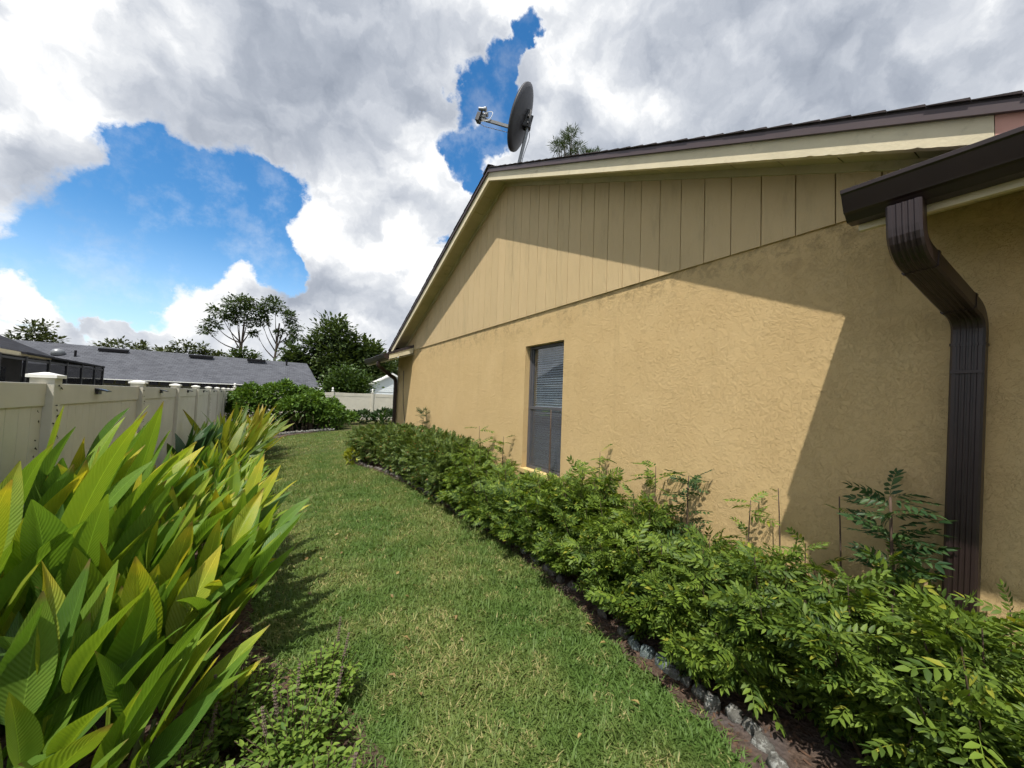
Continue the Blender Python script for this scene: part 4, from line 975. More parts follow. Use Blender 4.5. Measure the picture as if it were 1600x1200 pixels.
def blade_plant(name, loc, label, meshes, n, lean_az, spread, tilt, scale, group, cat='plant', stems=True):
    t = thing(name, loc, label, cat, group)
    if stems:
        m = MB()
        for k in range(3):
            a = rl.uniform(0, 6.28); q = Vector(loc)+Vector((math.cos(a)*.025, math.sin(a)*.025, -.02)); m.tube([q, q+Vector((.01, 0, .16*scale)), q+Vector((.03, .0, .34*scale))], [.020*scale, .017*scale, .010*scale], 7)
        m.build('stem', STEMG, t, smooth=True)
    for k in range(n):
        az = lean_az + rl.gauss(0, spread); s = scale*rl.uniform(.72, 1.12)
        o = bpy.data.objects.new('leaf', rl.choice(meshes)); link(o, t, Vector(loc)+Vector((rl.uniform(-.05, .05), rl.uniform(-.05, .05), 0)))
        rotz = Matrix.Rotation(az, 4, 'Z'); ti = Matrix.Rotation(rl.uniform(*tilt), 4, 'Y'); ro = Matrix.Rotation(rl.gauss(0, .5), 4, 'Z')
        o.rotation_euler = (rotz @ ti @ ro).to_euler(); o.scale = (s, s, s)
    return t
LEAN = rad(-22)
spots = [(-.52, 2.50), (-.86, 2.72), (-.30, 2.98), (-.68, 3.05), (-1.08, 3.05), (-.45, 3.42), (-.85, 3.45), (-1.15, 3.62), (-.24, 3.62), (-.60, 3.88), (-.95, 3.98), (-.34, 4.15), (-1.2, 4.25), (-.72, 4.35), (-.48, 4.62), (-.98, 4.7), (-.28, 4.85), (-.66, 5.05), (-1.15, 5.2), (-.42, 5.35), (-.85, 5.5), (-.30, 5.75), (-.6, 5.95), (-.40, 6.35), (-.95, 6.1), (-.72, 2.18), (-.58, 2.78), (-1.12, 2.55), (-.38, 3.2), (-.75, 3.66), (-.5, 4.0), (-.22, 4.4), (-.62, 6.55), (-.36, 6.85), (-.85, 6.9), (-.58, 7.25), (-.34, 7.6), (-.78, 7.7)]
order = ['nearest the camera', 'second', 'third', 'fourth', 'fifth', 'sixth', 'seventh', 'eighth', 'ninth', 'tenth', 'eleventh', 'twelfth', 'thirteenth', 'fourteenth', 'fifteenth', 'sixteenth', 'seventeenth', 'eighteenth', 'nineteenth', 'twentieth', 'twenty-first', 'twenty-second', 'twenty-third', 'twenty-fourth', 'twenty-fifth', 'twenty-sixth', 'twenty-seventh', 'twenty-eighth', 'twenty-ninth', 'thirtieth', 'thirty-first', 'thirty-second', 'thirty-third', 'thirty-fourth', 'thirty-fifth', 'thirty-sixth', 'thirty-seventh', 'thirty-eighth', 'thirty-ninth', 'fortieth']
spots.sort(key=lambda p: p[1])
for i, (x, y) in enumerate(spots):
    z = ground_z(x)
    near = y < 2.8
    row = 'fence side' if x < -.8 else ('lawn side' if x > -.5 else 'middle')
    lab = f'broad-leaved ginger plant on the {row} of the fence bed, {order[i]} from the camera' if i else 'broad-leaved ginger plant at lower left, nearest to the camera'
    blade_plant('ginger_plant', (x, y, z), lab, GL + (GB if near else []), 16, LEAN, 1.0 if near else .8, (rad(-10), rad(14)) if x < -.8 else ((rad(-6), rad(20)) if x < -.5 else (rad(0), rad(32))), (1.40 if x < -.8 and y < 4.3 else 1.2 if x < -.8 else (1.06 if x < -.5 else .94))*(1.0 if y < 4.0 else max(.78, 1.0-.12*(y-4.0))), 'ginger plants along the fence')
# foreground leaves that fall outward, low down
for (x, y, az, n, lab) in ((-.42, 2.28, -.35, 6, 'low ginger shoot with leaves sagging over the herbs, lower left corner'), (-.95, 2.30, -1.3, 6, 'ginger shoot cut by the left edge of the picture, low down'), (-.78, 1.98, -.9, 7, 'low broad-leaved ginger shoot in the bottom left corner'), (-.52, 2.02, -.6, 6, 'low broad-leaved ginger shoot between the corner and the basil')):
    blade_plant('ginger_plant', (x, y, ground_z(x)), lab, GB, n+3, az, .9, (rad(4), rad(38)), .84, 'ginger plants along the fence')
# dark green broad-leaved clump by the fence and yellow-green clump farther on
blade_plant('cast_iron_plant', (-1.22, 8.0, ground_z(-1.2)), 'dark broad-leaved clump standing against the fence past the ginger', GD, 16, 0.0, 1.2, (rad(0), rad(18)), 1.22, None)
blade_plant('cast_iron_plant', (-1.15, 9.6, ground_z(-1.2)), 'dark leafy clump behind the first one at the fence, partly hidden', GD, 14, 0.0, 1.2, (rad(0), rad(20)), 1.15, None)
far_spots = [(-.80, 8.9), (-.62, 9.5), (-.98, 10.4), (-.55, 10.4), (-.80, 11.2), (-.5, 11.5), (-1.1, 12.0), (-.7, 12.4), (-.95, 13.3), (-.55, 13.3), (-.42, 12.6)]
for i, (x, y) in enumerate(far_spots):
    blade_plant('variegated_ginger_plant', (x, y, ground_z(x)), f'narrow-leaved yellow-green plant in the far part of the fence bed, {order[i].replace(" the camera","")}' + (' from the camera' if i else ' to the camera'), YL, 20, -.2, 1.1, (rad(4), rad(40)), 1.75+.15*(i % 3), 'yellow-green plants farther along the fence', stems=False)

# ------------------------------------------------------------------ leafy shrubs
HEDGE = foliage('jasmine_leaves', (0.026, 0.064, 0.014), (0.205, 0.295, 0.040), 0.36, 0.5, 0.28, yellow=(0.30, 0.31, 0.04), yfrac=.04, patch=2.0)
HEDGED = foliage('clipped_hedge_leaves', (0.034, 0.070, 0.016), (0.150, 0.205, 0.040), 0.30, 0.5, 0.28, yellow=(0.24, 0.13, 0.04), yfrac=.035, patch=2.5)
SEEDL = foliage('seedling_leaves', (0.018, 0.050, 0.018), (0.060, 0.110, 0.028), 0.2, 0.5, 0.28, patch=4.0)
HERBL = foliage('basil_leaves', (0.075, 0.150, 0.025), (0.225, 0.320, 0.050), 0.36, 0.55, 0.25, patch=4.0)
WEEDL = foliage('dark_weed_leaves', (0.020, 0.042, 0.014), (0.055, 0.085, 0.025), 0.2, patch=2.0)
VINEL = foliage('vine_leaves', (0.035, 0.085, 0.014), (0.135, 0.225, 0.030), 0.3, 0.5, 0.28, patch=.9)
SHADEL = foliage('shade_shrub_leaves', (0.016, 0.036, 0.012), (0.050, 0.090, 0.022), 0.2, patch=1.5)
FLOWER = plain('basil_flower', (0.155, 0.115, 0.095), 0.8, 0.2, var=.35, vscale=40)
rngs = np.random.default_rng(5)
SPR = [spray_template(6, rngs, .29, .38) for _ in range(4)] + [spray_template(5, rngs, .33, .40) for _ in range(2)]
SPR_LO = [spray_template(4, rngs, .36, .55, detailed=False) for _ in range(4)]
def branch_shrub(name, loc, label, h, hx, hy, nb, per, size, mat, group, seed, tmpl=SPR, stem=STEMB, cat='shrub', lean=(0, 0), low=.25, flat=False):
    """stems rise from the base and carry pinnate leaves along their upper length"""
    rng = np.random.default_rng(seed); t = thing(name, loc, label, cat, group)
    base = np.array(loc, float); P, D = [], []; paths = []
    for b in range(nb):
        a = rng.uniform(0, 2*math.pi); r = math.sqrt(rng.uniform(0.02, 1))
        hh = h*(1-.35*r**2.5)*rng.uniform(.66, 1.20) if not flat else h*rng.uniform(.85, 1.02)
        if rng.random() < .30: hh *= rng.uniform(.35, .75); r = rng.uniform(.75, 1.08)
        e = base + np.array([math.cos(a)*r*hx+lean[0], math.sin(a)*r*hy+lean[1], hh])
        s = base + np.array([math.cos(a)*r*hx*.25, math.sin(a)*r*hy*.25, 0])
        m1 = s*.5+e*.5 + np.array([math.cos(a)*hx*.12, math.sin(a)*hy*.12, hh*.12])
        ts = np.linspace(0, 1, 7); curve = np.array([(1-q)**2*s+2*q*(1-q)*m1+q*q*e for q in ts]); paths.append([Vector(c) for c in curve])
        q = rng.uniform(low, 1.0, per)**.8
        pts = (1-q)[:, None]**2*s+2*(q*(1-q))[:, None]*m1+(q*q)[:, None]*e
        tang = unit(2*(1-q)[:, None]*(m1-s)+2*q[:, None]*(e-m1))
        ph = rng.uniform(0, 2*math.pi, per); side = np.stack([np.cos(ph), np.sin(ph), rng.uniform(-.55, .75, per)], 1)
        P.append(pts); D.append(unit(side*1.0+tang*.45))
    P = np.concatenate(P); D = np.concatenate(D); S = size*rng.uniform(.55, 1.40, len(P))
    V, F = stamp_many(tmpl, P, D, S, rng, jit=.65)
    keep = None
    V[:, 2] = np.maximum(V[:, 2], base[2]+.005+rng.uniform(0, .02, len(V)))
    V[:, 0] = np.where((V[:, 0] > XW-.035) & (V[:, 1] < YC), XW-.035-(V[:, 0]-XW+.035)*.15, V[:, 0])
    put('foliage', np_mesh('foliage', V-base, F, mat), t, loc)
    m = stem_mesh(paths, .007, .0022); me_, c_ = m.mesh('stems', stem); put('stems', me_, t, c_)
    return t
# shrubs along the house: loose and leafy near, clipped and dense farther off
def hedge_h(y): 
    pts = [(-1, .74), (.3, .74), (.9, .72), (1.35, .58), (2.0, .80), (2.7, .86), (3.8, .66), (4.9, .84), (7.2, .90), (9.0, .82), (10, .70)]
    for (a, b), (c, d) in zip(pts, pts[1:]):
        if a <= y <= c: return b+(d-b)*(y-a)/(c-a)
    return pts[-1][1]
near_y = [-.55, -.12, .26, .62, .98, 1.34, 1.70, 2.08, 2.48, 2.90, 3.34, 3.80, 4.28, 4.78]
pos_words = ['beside the camera at the lower right edge', 'at the lower right corner', 'in front of the near downspout', 'just past the near downspout', 'below the shadow corner on the wall', 'at the low dip of the row', 'behind the white lichen stones', 'beside the slate edging stones', 'two places before the window', 'just before the window', 'under the near half of the window', 'under the far half of the window', 'just past the window', 'where the row turns into clipped hedge']
for i, y in enumerate(near_y):
    x = 2.38 if y > .3 else 2.34
    for sub, (dx, dy, hf) in enumerate(((0, 0, 1.0),)):
        lod = y < 3.0
        branch_shrub('jasmine_shrub', (x, y, ground_z(x)), f'leafy orange jasmine shrub against the yellow wall, {pos_words[i]}', hedge_h(y), (.47 if y < 2.2 else .40) if y < 4 else .42, .30, 44 if lod else 46, 36 if lod else 30, .128 if lod else .122, HEDGE, 'shrubs along the house wall', 100+i, SPR, low=.12)
def shell_shrub(name, loc, label, hx, hy, h, n, size, mat, group, seed, tmpl, boxy=3.0, cat='shrub', z0=.05, stems=8):
    rng = np.random.default_rng(seed); t = thing(name, loc, label, cat, group); base = np.array(loc, float)
    d = unit(rng.normal(size=(n, 3))); d[:, 2] = np.abs(d[:, 2])*np.where(rng.random(n) < .2, -.6, 1)
    k = (np.abs(d[:, 0])**boxy+np.abs(d[:, 1])**boxy+np.abs(d[:, 2])**boxy)**(-1/boxy)
    r = rng.uniform(.70, 1.03, n)*(1+.10*np.sin(d[:, 0]*7+seed)*np.cos(d[:, 1]*6+d[:, 2]*5))
    P = d*(k*r)[:, None]*np.array([hx, hy, h/2]) + base + np.array([0, 0, h/2])
    P[:, 2] = np.maximum(P[:, 2], base[2]+z0)
    D = unit(d+np.array([0, 0, .35])+rng.normal(0, .55, (n, 3)))
    V, F = stamp_many(tmpl, P, D, size*rng.uniform(.7, 1.3, n), rng, up=unit(d+np.array([0, 0, .6])))
    V[:, 2] = np.maximum(V[:, 2], base[2]+.004)
    V[:, 0] = np.where((V[:, 0] > XW-.03) & (V[:, 1] < YC) & (V[:, 1] > -2) & (base[0] < XW), XW-.03-(V[:, 0]-XW+.03)*.15, V[:, 0])
    put('foliage', np_mesh('foliage', V-base, F, mat), t, loc)
    rt = random.Random(seed); m = MB()
    for _ in range(stems):
        a = rt.uniform(0, 6.28); q = rt.uniform(.1, .7)
        m.tube([Vector(loc)+Vector((math.cos(a)*hx*.15, math.sin(a)*hy*.15, -.02)), Vector(loc)+Vector((math.cos(a)*hx*q, math.sin(a)*hy*q, h*.7))], [.009, .003], 5, cap=False)
    m.build('stems', STEMB, t)
    return t
clip_y = [5.25, 5.75, 6.30, 6.90, 7.55, 8.25, 8.95, 9.55]
for i, y in enumerate(clip_y):
    x = 2.36 - .02*max(0, i-2) - (.22 if i == 7 else .10 if i == 6 else 0)
    shell_shrub('hedge_shrub', (x, y, ground_z(x)), f'clipped dense shrub in the far part of the hedge, {order[i].replace("nearest the camera", "first")} after the leafy ones' if i < 7 else 'clipped shrub that ends the hedge at the far house corner', .42 if i < 6 else .50, .40, hedge_h(y)-.02, 1500, .105, HEDGED, 'clipped shrubs along the far wall', 200+i, SPR_LO)
# seedlings and bare shoots standing against the wall
def seedling(x, y, h, label, n, size, mat, seed, top_only=.5, group=None, bend_=(0, 0), r=.007, tmpl=SPR):
    rng = np.random.default_rng(seed); z = ground_z(x); t = thing('wall_seedling', (x, y, z), label, 'seedling', group)
    b = np.array([x, y, z]); e = b+np.array([bend_[0], bend_[1], h]); mid = (b+e)/2+np.array([.0, rng.uniform(-.03, .03), 0])
    ts = np.linspace(0, 1, 8); curve = [Vector((1-q)**2*b+2*q*(1-q)*mid+q*q*e) for q in ts]
    m = MB(); m.tube(curve, [r*(1-.6*q) for q in ts], 6); m.build('stem', STEMB, t, smooth=True)
    if n:
        q = rng.uniform(top_only, 1, n); P = (1-q)[:, None]**2*b+2*(q*(1-q))[:, None]*mid+(q*q)[:, None]*e
        ph = rng.uniform(0, 6.28, n); D = unit(np.stack([np.cos(ph)*.7-.2, np.sin(ph), rng.uniform(.1, .8, n)], 1))
        V, F = stamp_many(tmpl, P, D, size*rng.uniform(.7, 1.2, n), rng)
        V[:, 0] = np.minimum(V[:, 0], XW-.02)
        put('leaves', np_mesh('leaves', V-b, F, mat), t, b)
seedling(2.60, .62, 1.10, 'dark leafy seedling against the wall just left of the near downspout', 46, .165, SEEDL, 1, .60, bend_=(0, .02), r=.013)
seedling(2.66, .86, 1.04, 'thin bare shoot with a small tip, left of the dark seedling', 3, .07, HEDGE, 2, .92)
seedling(2.66, 1.16, 1.02, 'thin bare shoot below the shadow corner on the wall', 3, .06, HEDGE, 3, .9)
seedling(2.62, 1.30, .92, 'slender light green seedling beside the thin bare shoot', 14, .15, HEDGE, 4, .45)
seedling(2.60, 1.72, 1.00, 'dark drooping seedling against the sunlit wall, nearest the window side', 30, .15, SEEDL, 5, .55, r=.010)
seedling(2.62, 2.02, 1.02, 'leafy seedling beside the dark drooping one, window side', 18, .18, HEDGE, 6, .5)
seedling(2.60, 2.62, 1.05, 'light green seedling on the near side of the window', 16, .16, HEDGE, 7, .5)
seedling(2.58, 3.36, 1.42, 'cut brown shoot with a tuft, standing in front of the window', 4, .10, SEEDL, 8, .93, r=.015)
seedling(2.64, 7.75, 1.22, 'small dark seedling above the clipped hedge at the far wall', 24, .17, SEEDL, 9, .68, r=.008)
seedling(2.62, 4.42, 1.02, 'leafy sprig rising above the hedge just past the window', 14, .16, HEDGE, 10, .5)
seedling(2.55, 5.0, 1.12, 'tall sprig above the hedge two shrubs past the window', 14, .17, HEDGE, 12, .5)
YELLOWS = foliage('lime_leaves', (0.16, 0.22, 0.025), (0.36, 0.36, 0.04), .3)
shell_shrub('lime_green_plant', (1.60, 9.35, ground_z(1.6)), 'small lime-yellow plant at the foot of the hedge end', .16, .22, .30, 130, .12, YELLOWS, None, 77, [LEAF], 2.0, 'plant', stems=3)

# ------------------------------------------------------------------ herbs in the left foreground
def herb(x, y, h, hx, seed, label, spikes):
    rng = np.random.default_rng(seed); z = ground_z(x); b = np.array([x, y, z]); t = thing('basil_plant', (x, y, z), label, 'herb', 'basil plants in the left foreground')
    P, D, S, paths = [], [], [], []
    for k in range(95):
        a = rng.uniform(0, 6.28); r = math.sqrt(rng.uniform(.02, 1))*hx; hh = h*(1-.4*(r/hx)**2)*rng.uniform(.7, 1.1)
        s = b+np.array([math.cos(a)*r*.3, math.sin(a)*r*.3, 0]); e = b+np.array([math.cos(a)*r, math.sin(a)*r, hh]); paths.append([Vector(s), Vector((s+e)/2+np.array([0, 0, .03])), Vector(e)])
        for q in np.arange(.30, 1.01, .105):
            p = s+(e-s)*q
            ph = rng.uniform(0, 3.14)
            for sg in (0, math.pi):
                P.append(p); D.append((math.cos(ph+sg), math.sin(ph+sg), rng.uniform(.1, .6))); S.append(rng.uniform(.028, .052)*(1.25-.4*q))
    V, F = stamp_many([leaf_template(.46, .22, .16)], np.array(P), unit(np.array(D)), np.array(S), rng)
    put('foliage', np_mesh('foliage', V-b, F, HERBL), t, b)
    m = stem_mesh(paths, .0035, .0018, 5); me_, c_ = m.mesh('stems', STEMB); put('stems', me_, t, c_)
    for k in range(spikes):
        a = rng.uniform(0, 6.28); r = rng.uniform(.1, .95)*hx; p0 = b+np.array([math.cos(a)*r, math.sin(a)*r, h*.66]); L = rng.uniform(.11, .20)
        d = np.array([math.cos(a)*.16, math.sin(a)*.16, 1.0]); m = MB(); m.tube([Vector(p0), Vector(p0+d*L)], [.0022, .001], 5)
        q = .3
        while q < 1:
            c = p0+d*L*q; rr_ = .0046*(1.15-.75*q)
            for j in range(6):
                g = j*1.047+q*9; o = c+np.array([math.cos(g), math.sin(g), 0])*rr_
                m.add([o+np.array([0, 0, -.003]), o+np.array([math.cos(g)*.005, math.sin(g)*.005, .001])+np.array([-math.sin(g)*.0028, math.cos(g)*.0028, 0]), o+np.array([0, 0, .0042]), o+np.array([math.cos(g)*.005, math.sin(g)*.005, .001])-np.array([-math.sin(g)*.0028, math.cos(g)*.0028, 0])], [(0, 1, 2), (0, 2, 3), (0, 3, 1), (1, 3, 2)])
            q += .075
        m.build('flower_spike', FLOWER, t)
herb(.16, 1.98, .34, .24, 1, 'basil plant with purple-brown flower spikes at the lawn edge, right of the ginger', 4)
herb(-.08, 2.32, .38, .22, 2, 'basil plant with flower spikes tucked under the ginger leaves', 3)
herb(.30, 2.32, .30, .20, 3, 'basil plant farthest out on the lawn edge', 2)
herb(-.06, 1.72, .30, .22, 4, 'basil plant at the bottom edge of the picture beside the ginger', 1)
herb(.24, 1.66, .26, .20, 5, 'basil plant at the bottom edge of the picture beside the lawn', 1)
herb(-.26, 2.02, .30, .20, 6, 'basil plant in the shade of the nearest ginger', 1)

# dark low weeds between the clumps
for i, (x, y, h, lab) in enumerate(((-.70, 6.7, .45, 'low dark weedy shrub between ginger and far plants, lawn side'), (-1.05, 7.0, .5, 'low dark weedy shrub by the fence behind the ginger'), (-.75, 7.6, .5, 'low dark shrub in the middle of the fence bed'), (-.5, 7.9, .36, 'low dark shrub at the lawn edge past the ginger'), (-1.0, 6.3, .62, 'taller dark weedy shrub against the fence behind the ginger rows'), (-.62, 8.4, .4, 'low dark shrub in front of the yellow-green plants'))):
    shell_shrub('weedy_shrub', (x, y, ground_z(x)), lab, .34, .38, h, 620, .085, WEEDL, 'low dark shrubs in the fence bed', 300+i, SPR_LO, 2.2)

# ------------------------------------------------------------------ the vine mound and plants at the back
def mound(name, loc, label, lumps, n, size, mat, seed, cat='bush', tmpl=[LEAF]):
    rng = np.random.default_rng(seed); t = thing(name, loc, label, cat); b = np.array(loc, float); P, D = [], []
    area = np.array([l[3]*l[5] for l in lumps]); per = (n*area/area.sum()).astype(int)
    for l, k in zip(lumps, per):
        d = unit(rng.normal(size=(k, 3))); d[:, 2] = np.where(rng.random(k) < .75, np.abs(d[:, 2]), d[:, 2])
        r = rng.uniform(.80, 1.04, k)*(1+.12*np.sin(d[:, 0]*6+l[0]*3)*np.cos(d[:, 2]*6))
        P.append(d*r[:, None]*np.array(l[3:6])+np.array(l[:3])+b); D.append(unit(d+rng.normal(0, .5, (k, 3))+np.array([0, 0, -.25])))
    P = np.concatenate(P); D = np.concatenate(D); P[:, 2] = np.maximum(P[:, 2], .03)
    V, F = stamp_many(tmpl, P, D, size*rng.uniform(.6, 1.4, len(P)), rng, up=unit(P-b-np.array([0, 0, .3])))
    put('foliage', np_mesh('foliage', V-b, F, mat), t, loc)
    rt = random.Random(seed); m = MB()
    for l in lumps:
        for _ in range(4): m.tube([Vector(loc)+Vector((l[0]*.7+rt.uniform(-.2, .2), l[1], 0)), Vector(loc)+Vector((l[0]+rt.uniform(-.5, .5)*l[3], l[1]+rt.uniform(-.4, .4)*l[4], l[2]+rt.uniform(0, .6)*l[5]))], [.03, .008], 5, cap=False)
    m.build('stems', BARK, t)
    return t
mound('vine_thicket', (.3, 19.4, 0), 'large bright green vine thicket heaped against the corner of the fences', [(-1.0, .2, 1.0, .85, .9, .95), (-.1, 0, 1.15, .95, .9, .95), (.9, 0, 1.05, .95, .8, .85), (1.7, -.2, .75, .7, .7, .72), (-1.4, .9, .8, .6, .8, .8)], 12000, .15, VINEL, 61)
mound('rounded_shrub', (1.15, 18.1, .05), 'bright green rounded shrub in front of the vine thicket', [(0, 0, 1.02, .75, .55, .55), (-.55, .1, .95, .5, .5, .45), (.55, .05, .85, .55, .5, .45)], 3800, .13, VINEL, 62)
mound('side_shrub', (2.15, 18.0, .1), 'upright leafy shrub at the right end of the far bed', [(0, 0, .55, .42, .45, .55), (.2, .1, .35, .42, .4, .35), (-.3, 0, .5, .4, .4, .45)], 2600, .12, VINEL, 63)
mound('shade_shrub', (.55, 18.6, 0), 'dark shaded undergrowth below the rounded shrub', [(0, .2, .35, .9, .35, .38), (.8, .2, .35, .6, .35, .35)], 1500, .14, SHADEL, 64)
# sago fronds arching out under the shrub
t = thing('sago_palm', (1.35, 18.15, .1), 'arching brownish palm fronds drooping from under the rounded shrub', 'palm')
FROND = foliage('old_fronds', (0.05, 0.055, 0.02), (0.13, 0.115, 0.045), .2)
rp = random.Random(8)
MB().tube([(1.35, 18.15, 0), (1.35, 18.15, .5), (1.35, 18.15, .78)], [.12, .11, .07], 10).build('trunk', BARK, t, smooth=True)
for k in range(9):
    az = rad(-150+k*34+rp.uniform(-8, 8)); L = rp.uniform(.75, 1.0); V, F = [], []
    prev = None
    for i in range(15):
        q = i/14; r = L*q; z = .80+.30*math.sin(q*2.2)-.55*q*q
        c = np.array([1.35+math.cos(az)*r, 18.15-.15*q+math.sin(az)*r*.5-.2*q, z]); n_ = np.array([-math.sin(az), math.cos(az), 0])
        if i > 2:
            for sg in (1, -1):
                w = .22*math.sin(math.pi*min(1, q*.95+.05)); e = c+n_*sg*w+np.array([math.cos(az)*.10, math.sin(az)*.05, -.08]); k0 = len(V)
                V += [c, c+np.array([math.cos(az)*.03, math.sin(az)*.02, 0]), e]; F.append((k0, k0+1, k0+2))
        if prev is not None:
            k0 = len(V); V += [prev+n_*.008, prev-n_*.008, c-n_*.006]; F.append((k0, k0+1, k0+2)); k0 = len(V); V += [prev+n_*.008, c-n_*.006, c+n_*.006]; F.append((k0, k0+1, k0+2))
        prev = c
    b = np.array([1.35, 18.15, .78]); put('frond', np_mesh('frond', np.array(V)-b, np.array(F), FROND), t, b)
# strappy plants before the back fence
for i, (x, y, lab) in enumerate(((3.0, 20.6, 'low leafy plant by the back fence, left of three'), (3.9, 20.9, 'low strappy plant by the back fence, middle of three'), (5.0, 20.7, 'tall strappy plant by the back fence near the downspout'))):
    shell_shrub('back_shrub', (x, y, ground_z(x)), lab, .62, .45, .62 if i < 2 else .75, 520, .17, SHADEL if i else VINEL, 'plants before the back fence', 400+i, [LEAF], 2.2)
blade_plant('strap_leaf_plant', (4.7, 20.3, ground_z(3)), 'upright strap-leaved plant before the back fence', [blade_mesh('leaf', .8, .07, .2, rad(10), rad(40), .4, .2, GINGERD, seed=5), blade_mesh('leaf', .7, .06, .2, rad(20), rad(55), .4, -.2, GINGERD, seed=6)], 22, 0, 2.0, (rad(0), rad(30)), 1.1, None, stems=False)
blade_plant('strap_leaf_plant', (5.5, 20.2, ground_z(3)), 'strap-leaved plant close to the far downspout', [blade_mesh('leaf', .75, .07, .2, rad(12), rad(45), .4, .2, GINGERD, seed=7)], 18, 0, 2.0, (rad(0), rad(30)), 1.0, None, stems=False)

# ------------------------------------------------------------------ edging stones
def make_stone(name, a, b, lich):
    m, t, out = material(name); p = pos(t); oi = t.new('ShaderNodeObjectInfo')
    c = t.mix(t.noise(p, 18.0, 6.0, 0.7), a, b)
    c = t.mix(t.math('MULTIPLY', t.rng(t.noise(p, 26.0, 6.0, 0.7), .5, .62), lich), c, (0.55, 0.56, 0.52))
    bsdf(t, out, c, .95, .05, 0, t.noise(p, 60.0, 6.0, 0.7), 1.0, .02); return m
STONEW = make_stone('lichen_stone', (0.07, 0.065, 0.055), (0.24, 0.235, 0.21), .7); STONES = make_stone('slate_stone', (0.10, 0.125, 0.125), (0.20, 0.24, 0.24), .2); STONED = make_stone('earthy_stone', (0.09, 0.075, 0.065), (0.21, 0.19, 0.17), .25)
def stone_mesh(seed):
    rng = np.random.default_rng(seed); V, F = [], []; nu, nv = 8, 5
    for i in range(nv+1):
        ph = math.pi*i/nv
        for j in range(nu):
            a = 2*math.pi*j/nu; d = np.array([math.sin(ph)*math.cos(a), math.sin(ph)*math.sin(a), math.cos(ph)])
            d = np.sign(d)*np.abs(d)**.7; V.append(d*(1+rng.uniform(-.26, .22)))
    for i in range(nv):
        for j in range(nu): F.append((i*nu+j, i*nu+(j+1) % nu, (i+1)*nu+(j+1) % nu, (i+1)*nu+j))
    return np.array(V), np.array(F)
STV = [stone_mesh(s) for s in range(6)]; st_me = {}
rk = random.Random(12)
def stone(x, y, l, w, h, rz, mat, label, group, sink=.25):
    key = (rk.randrange(6), mat.name)
    if key not in st_me: st_me[key] = np_mesh('edging_stone', STV[key[0]][0], STV[key[0]][1], mat)
    z = ground_z(x)+h*(.5-sink)+.016
    o = bpy.data.objects.new('edging_stone', st_me[key]); link(o, None, (x, y, z)); o.scale = (w/2, l/2, h/2); o.rotation_euler = (rk.uniform(-.15, .15), rk.uniform(-.15, .15), rz)
    return tag(o, label, 'stone', group)
pts = fine_edge(STONE_R, .005); acc = 0; nxt = 0; counts = {}
def nth(n): return f'{n}' + ('th' if 10 <= n % 100 <= 20 else {1: 'st', 2: 'nd', 3: 'rd'}.get(n % 10, 'th'))
for (a, b) in zip(pts, pts[1:]):
    acc += math.hypot(b[0]-a[0], b[1]-a[1])
    if acc < nxt: continue
    y = a[1]; l = rk.uniform(.05, .10) if y < 1.42 else rk.uniform(.08, .15); nxt = acc+l*.85+(rk.uniform(0, .03) if y < 1.8 else rk.uniform(.01, .06))
    if (1.78 < y < 2.4 or 4.3 < y < 5.2) and rk.random() < .6: continue
    if y < 1.42: mt, what, g = STONEW, 'pale lichen-covered rock at the near end of the house bed', 'lichen rocks at the near bed edge'
    elif y < 1.78: mt, what, g = STONES, 'blue-grey slate piece just past the lichen rocks', 'slate pieces at the bed edge'
    elif 2.9 < y < 3.6: mt, what, g = STONEW, 'whitish broken stone edging the bed before the window', 'whitish stones before the window'
    elif 3.6 <= y < 4.1: mt, what, g = STONES, 'grey stone edging the bed beside the window', 'grey stones beside the window'
    else: mt, what, g = STONED, 'low earthy edging stone between lawn and hedge', 'earthy edging stones along the hedge'
    counts[g] = counts.get(g, 0)+1
    ang_ = math.atan2(b[1]-a[1], b[0]-a[0])-math.pi/2
    stone(a[0]+rk.uniform(-.02, .03), y, l, rk.uniform(.05, .085), rk.uniform(.055, .09) if y < 5 else rk.uniform(.05, .07), ang_+rk.uniform(-.5, .5), mt, f'{what}, {nth(counts[g])} from the near end', g, sink=.32)
for k in range(22):
    q = k/21; x = .15+2.0*q; y = 17.15+.45*math.sin(q*2.4)
    stone(x, y+.15, .13, rk.uniform(.11, .15), rk.uniform(.10, .14), rk.uniform(-.3, .3), STONEW, f'small white stone in the row edging the far bed, {nth(k+1)} from the left', 'white stones edging the far bed')

# ------------------------------------------------------------------ grass and litter
GRASS = None
def make_grass():
    m, t, out = material('grass_blades'); g = t.new('ShaderNodeNewGeometry'); r = g.outputs['Random Per Island']; p = g.outputs['Position']
    pt = t.noise(p, 1.5, 4.0, 0.6); p2 = t.noise(p, 6.0, 3.0, 0.6)
    c = t.mix(t.rng(pt, .36, .62), (0.110, 0.188, 0.040), (0.190, 0.235, 0.066))
    c = t.mix(t.math('MULTIPLY', r, .55), c, (0.075, 0.140, 0.026))
    dry = t.math('ADD', t.math('MULTIPLY', t.rng(p2, .45, .7), .16), t.math('MULTIPLY', t.rng(pt, .46, .64), .16))
    c = t.mix(t.rng(t.math('SUBTRACT', t.math('FRACT', t.math('MULTIPLY', r, 23.7)), t.math('SUBTRACT', .99, dry)), 0.0, .02), c, (0.36, 0.33, 0.14))
    leafmix(t, out, c, .3, .55, .25); return m
GRASS = make_grass()
def lawn_x(y):
    return at_y(EDGE_L, y), (at_y(EDGE_R, y) if y < 11.5 else 9.0)
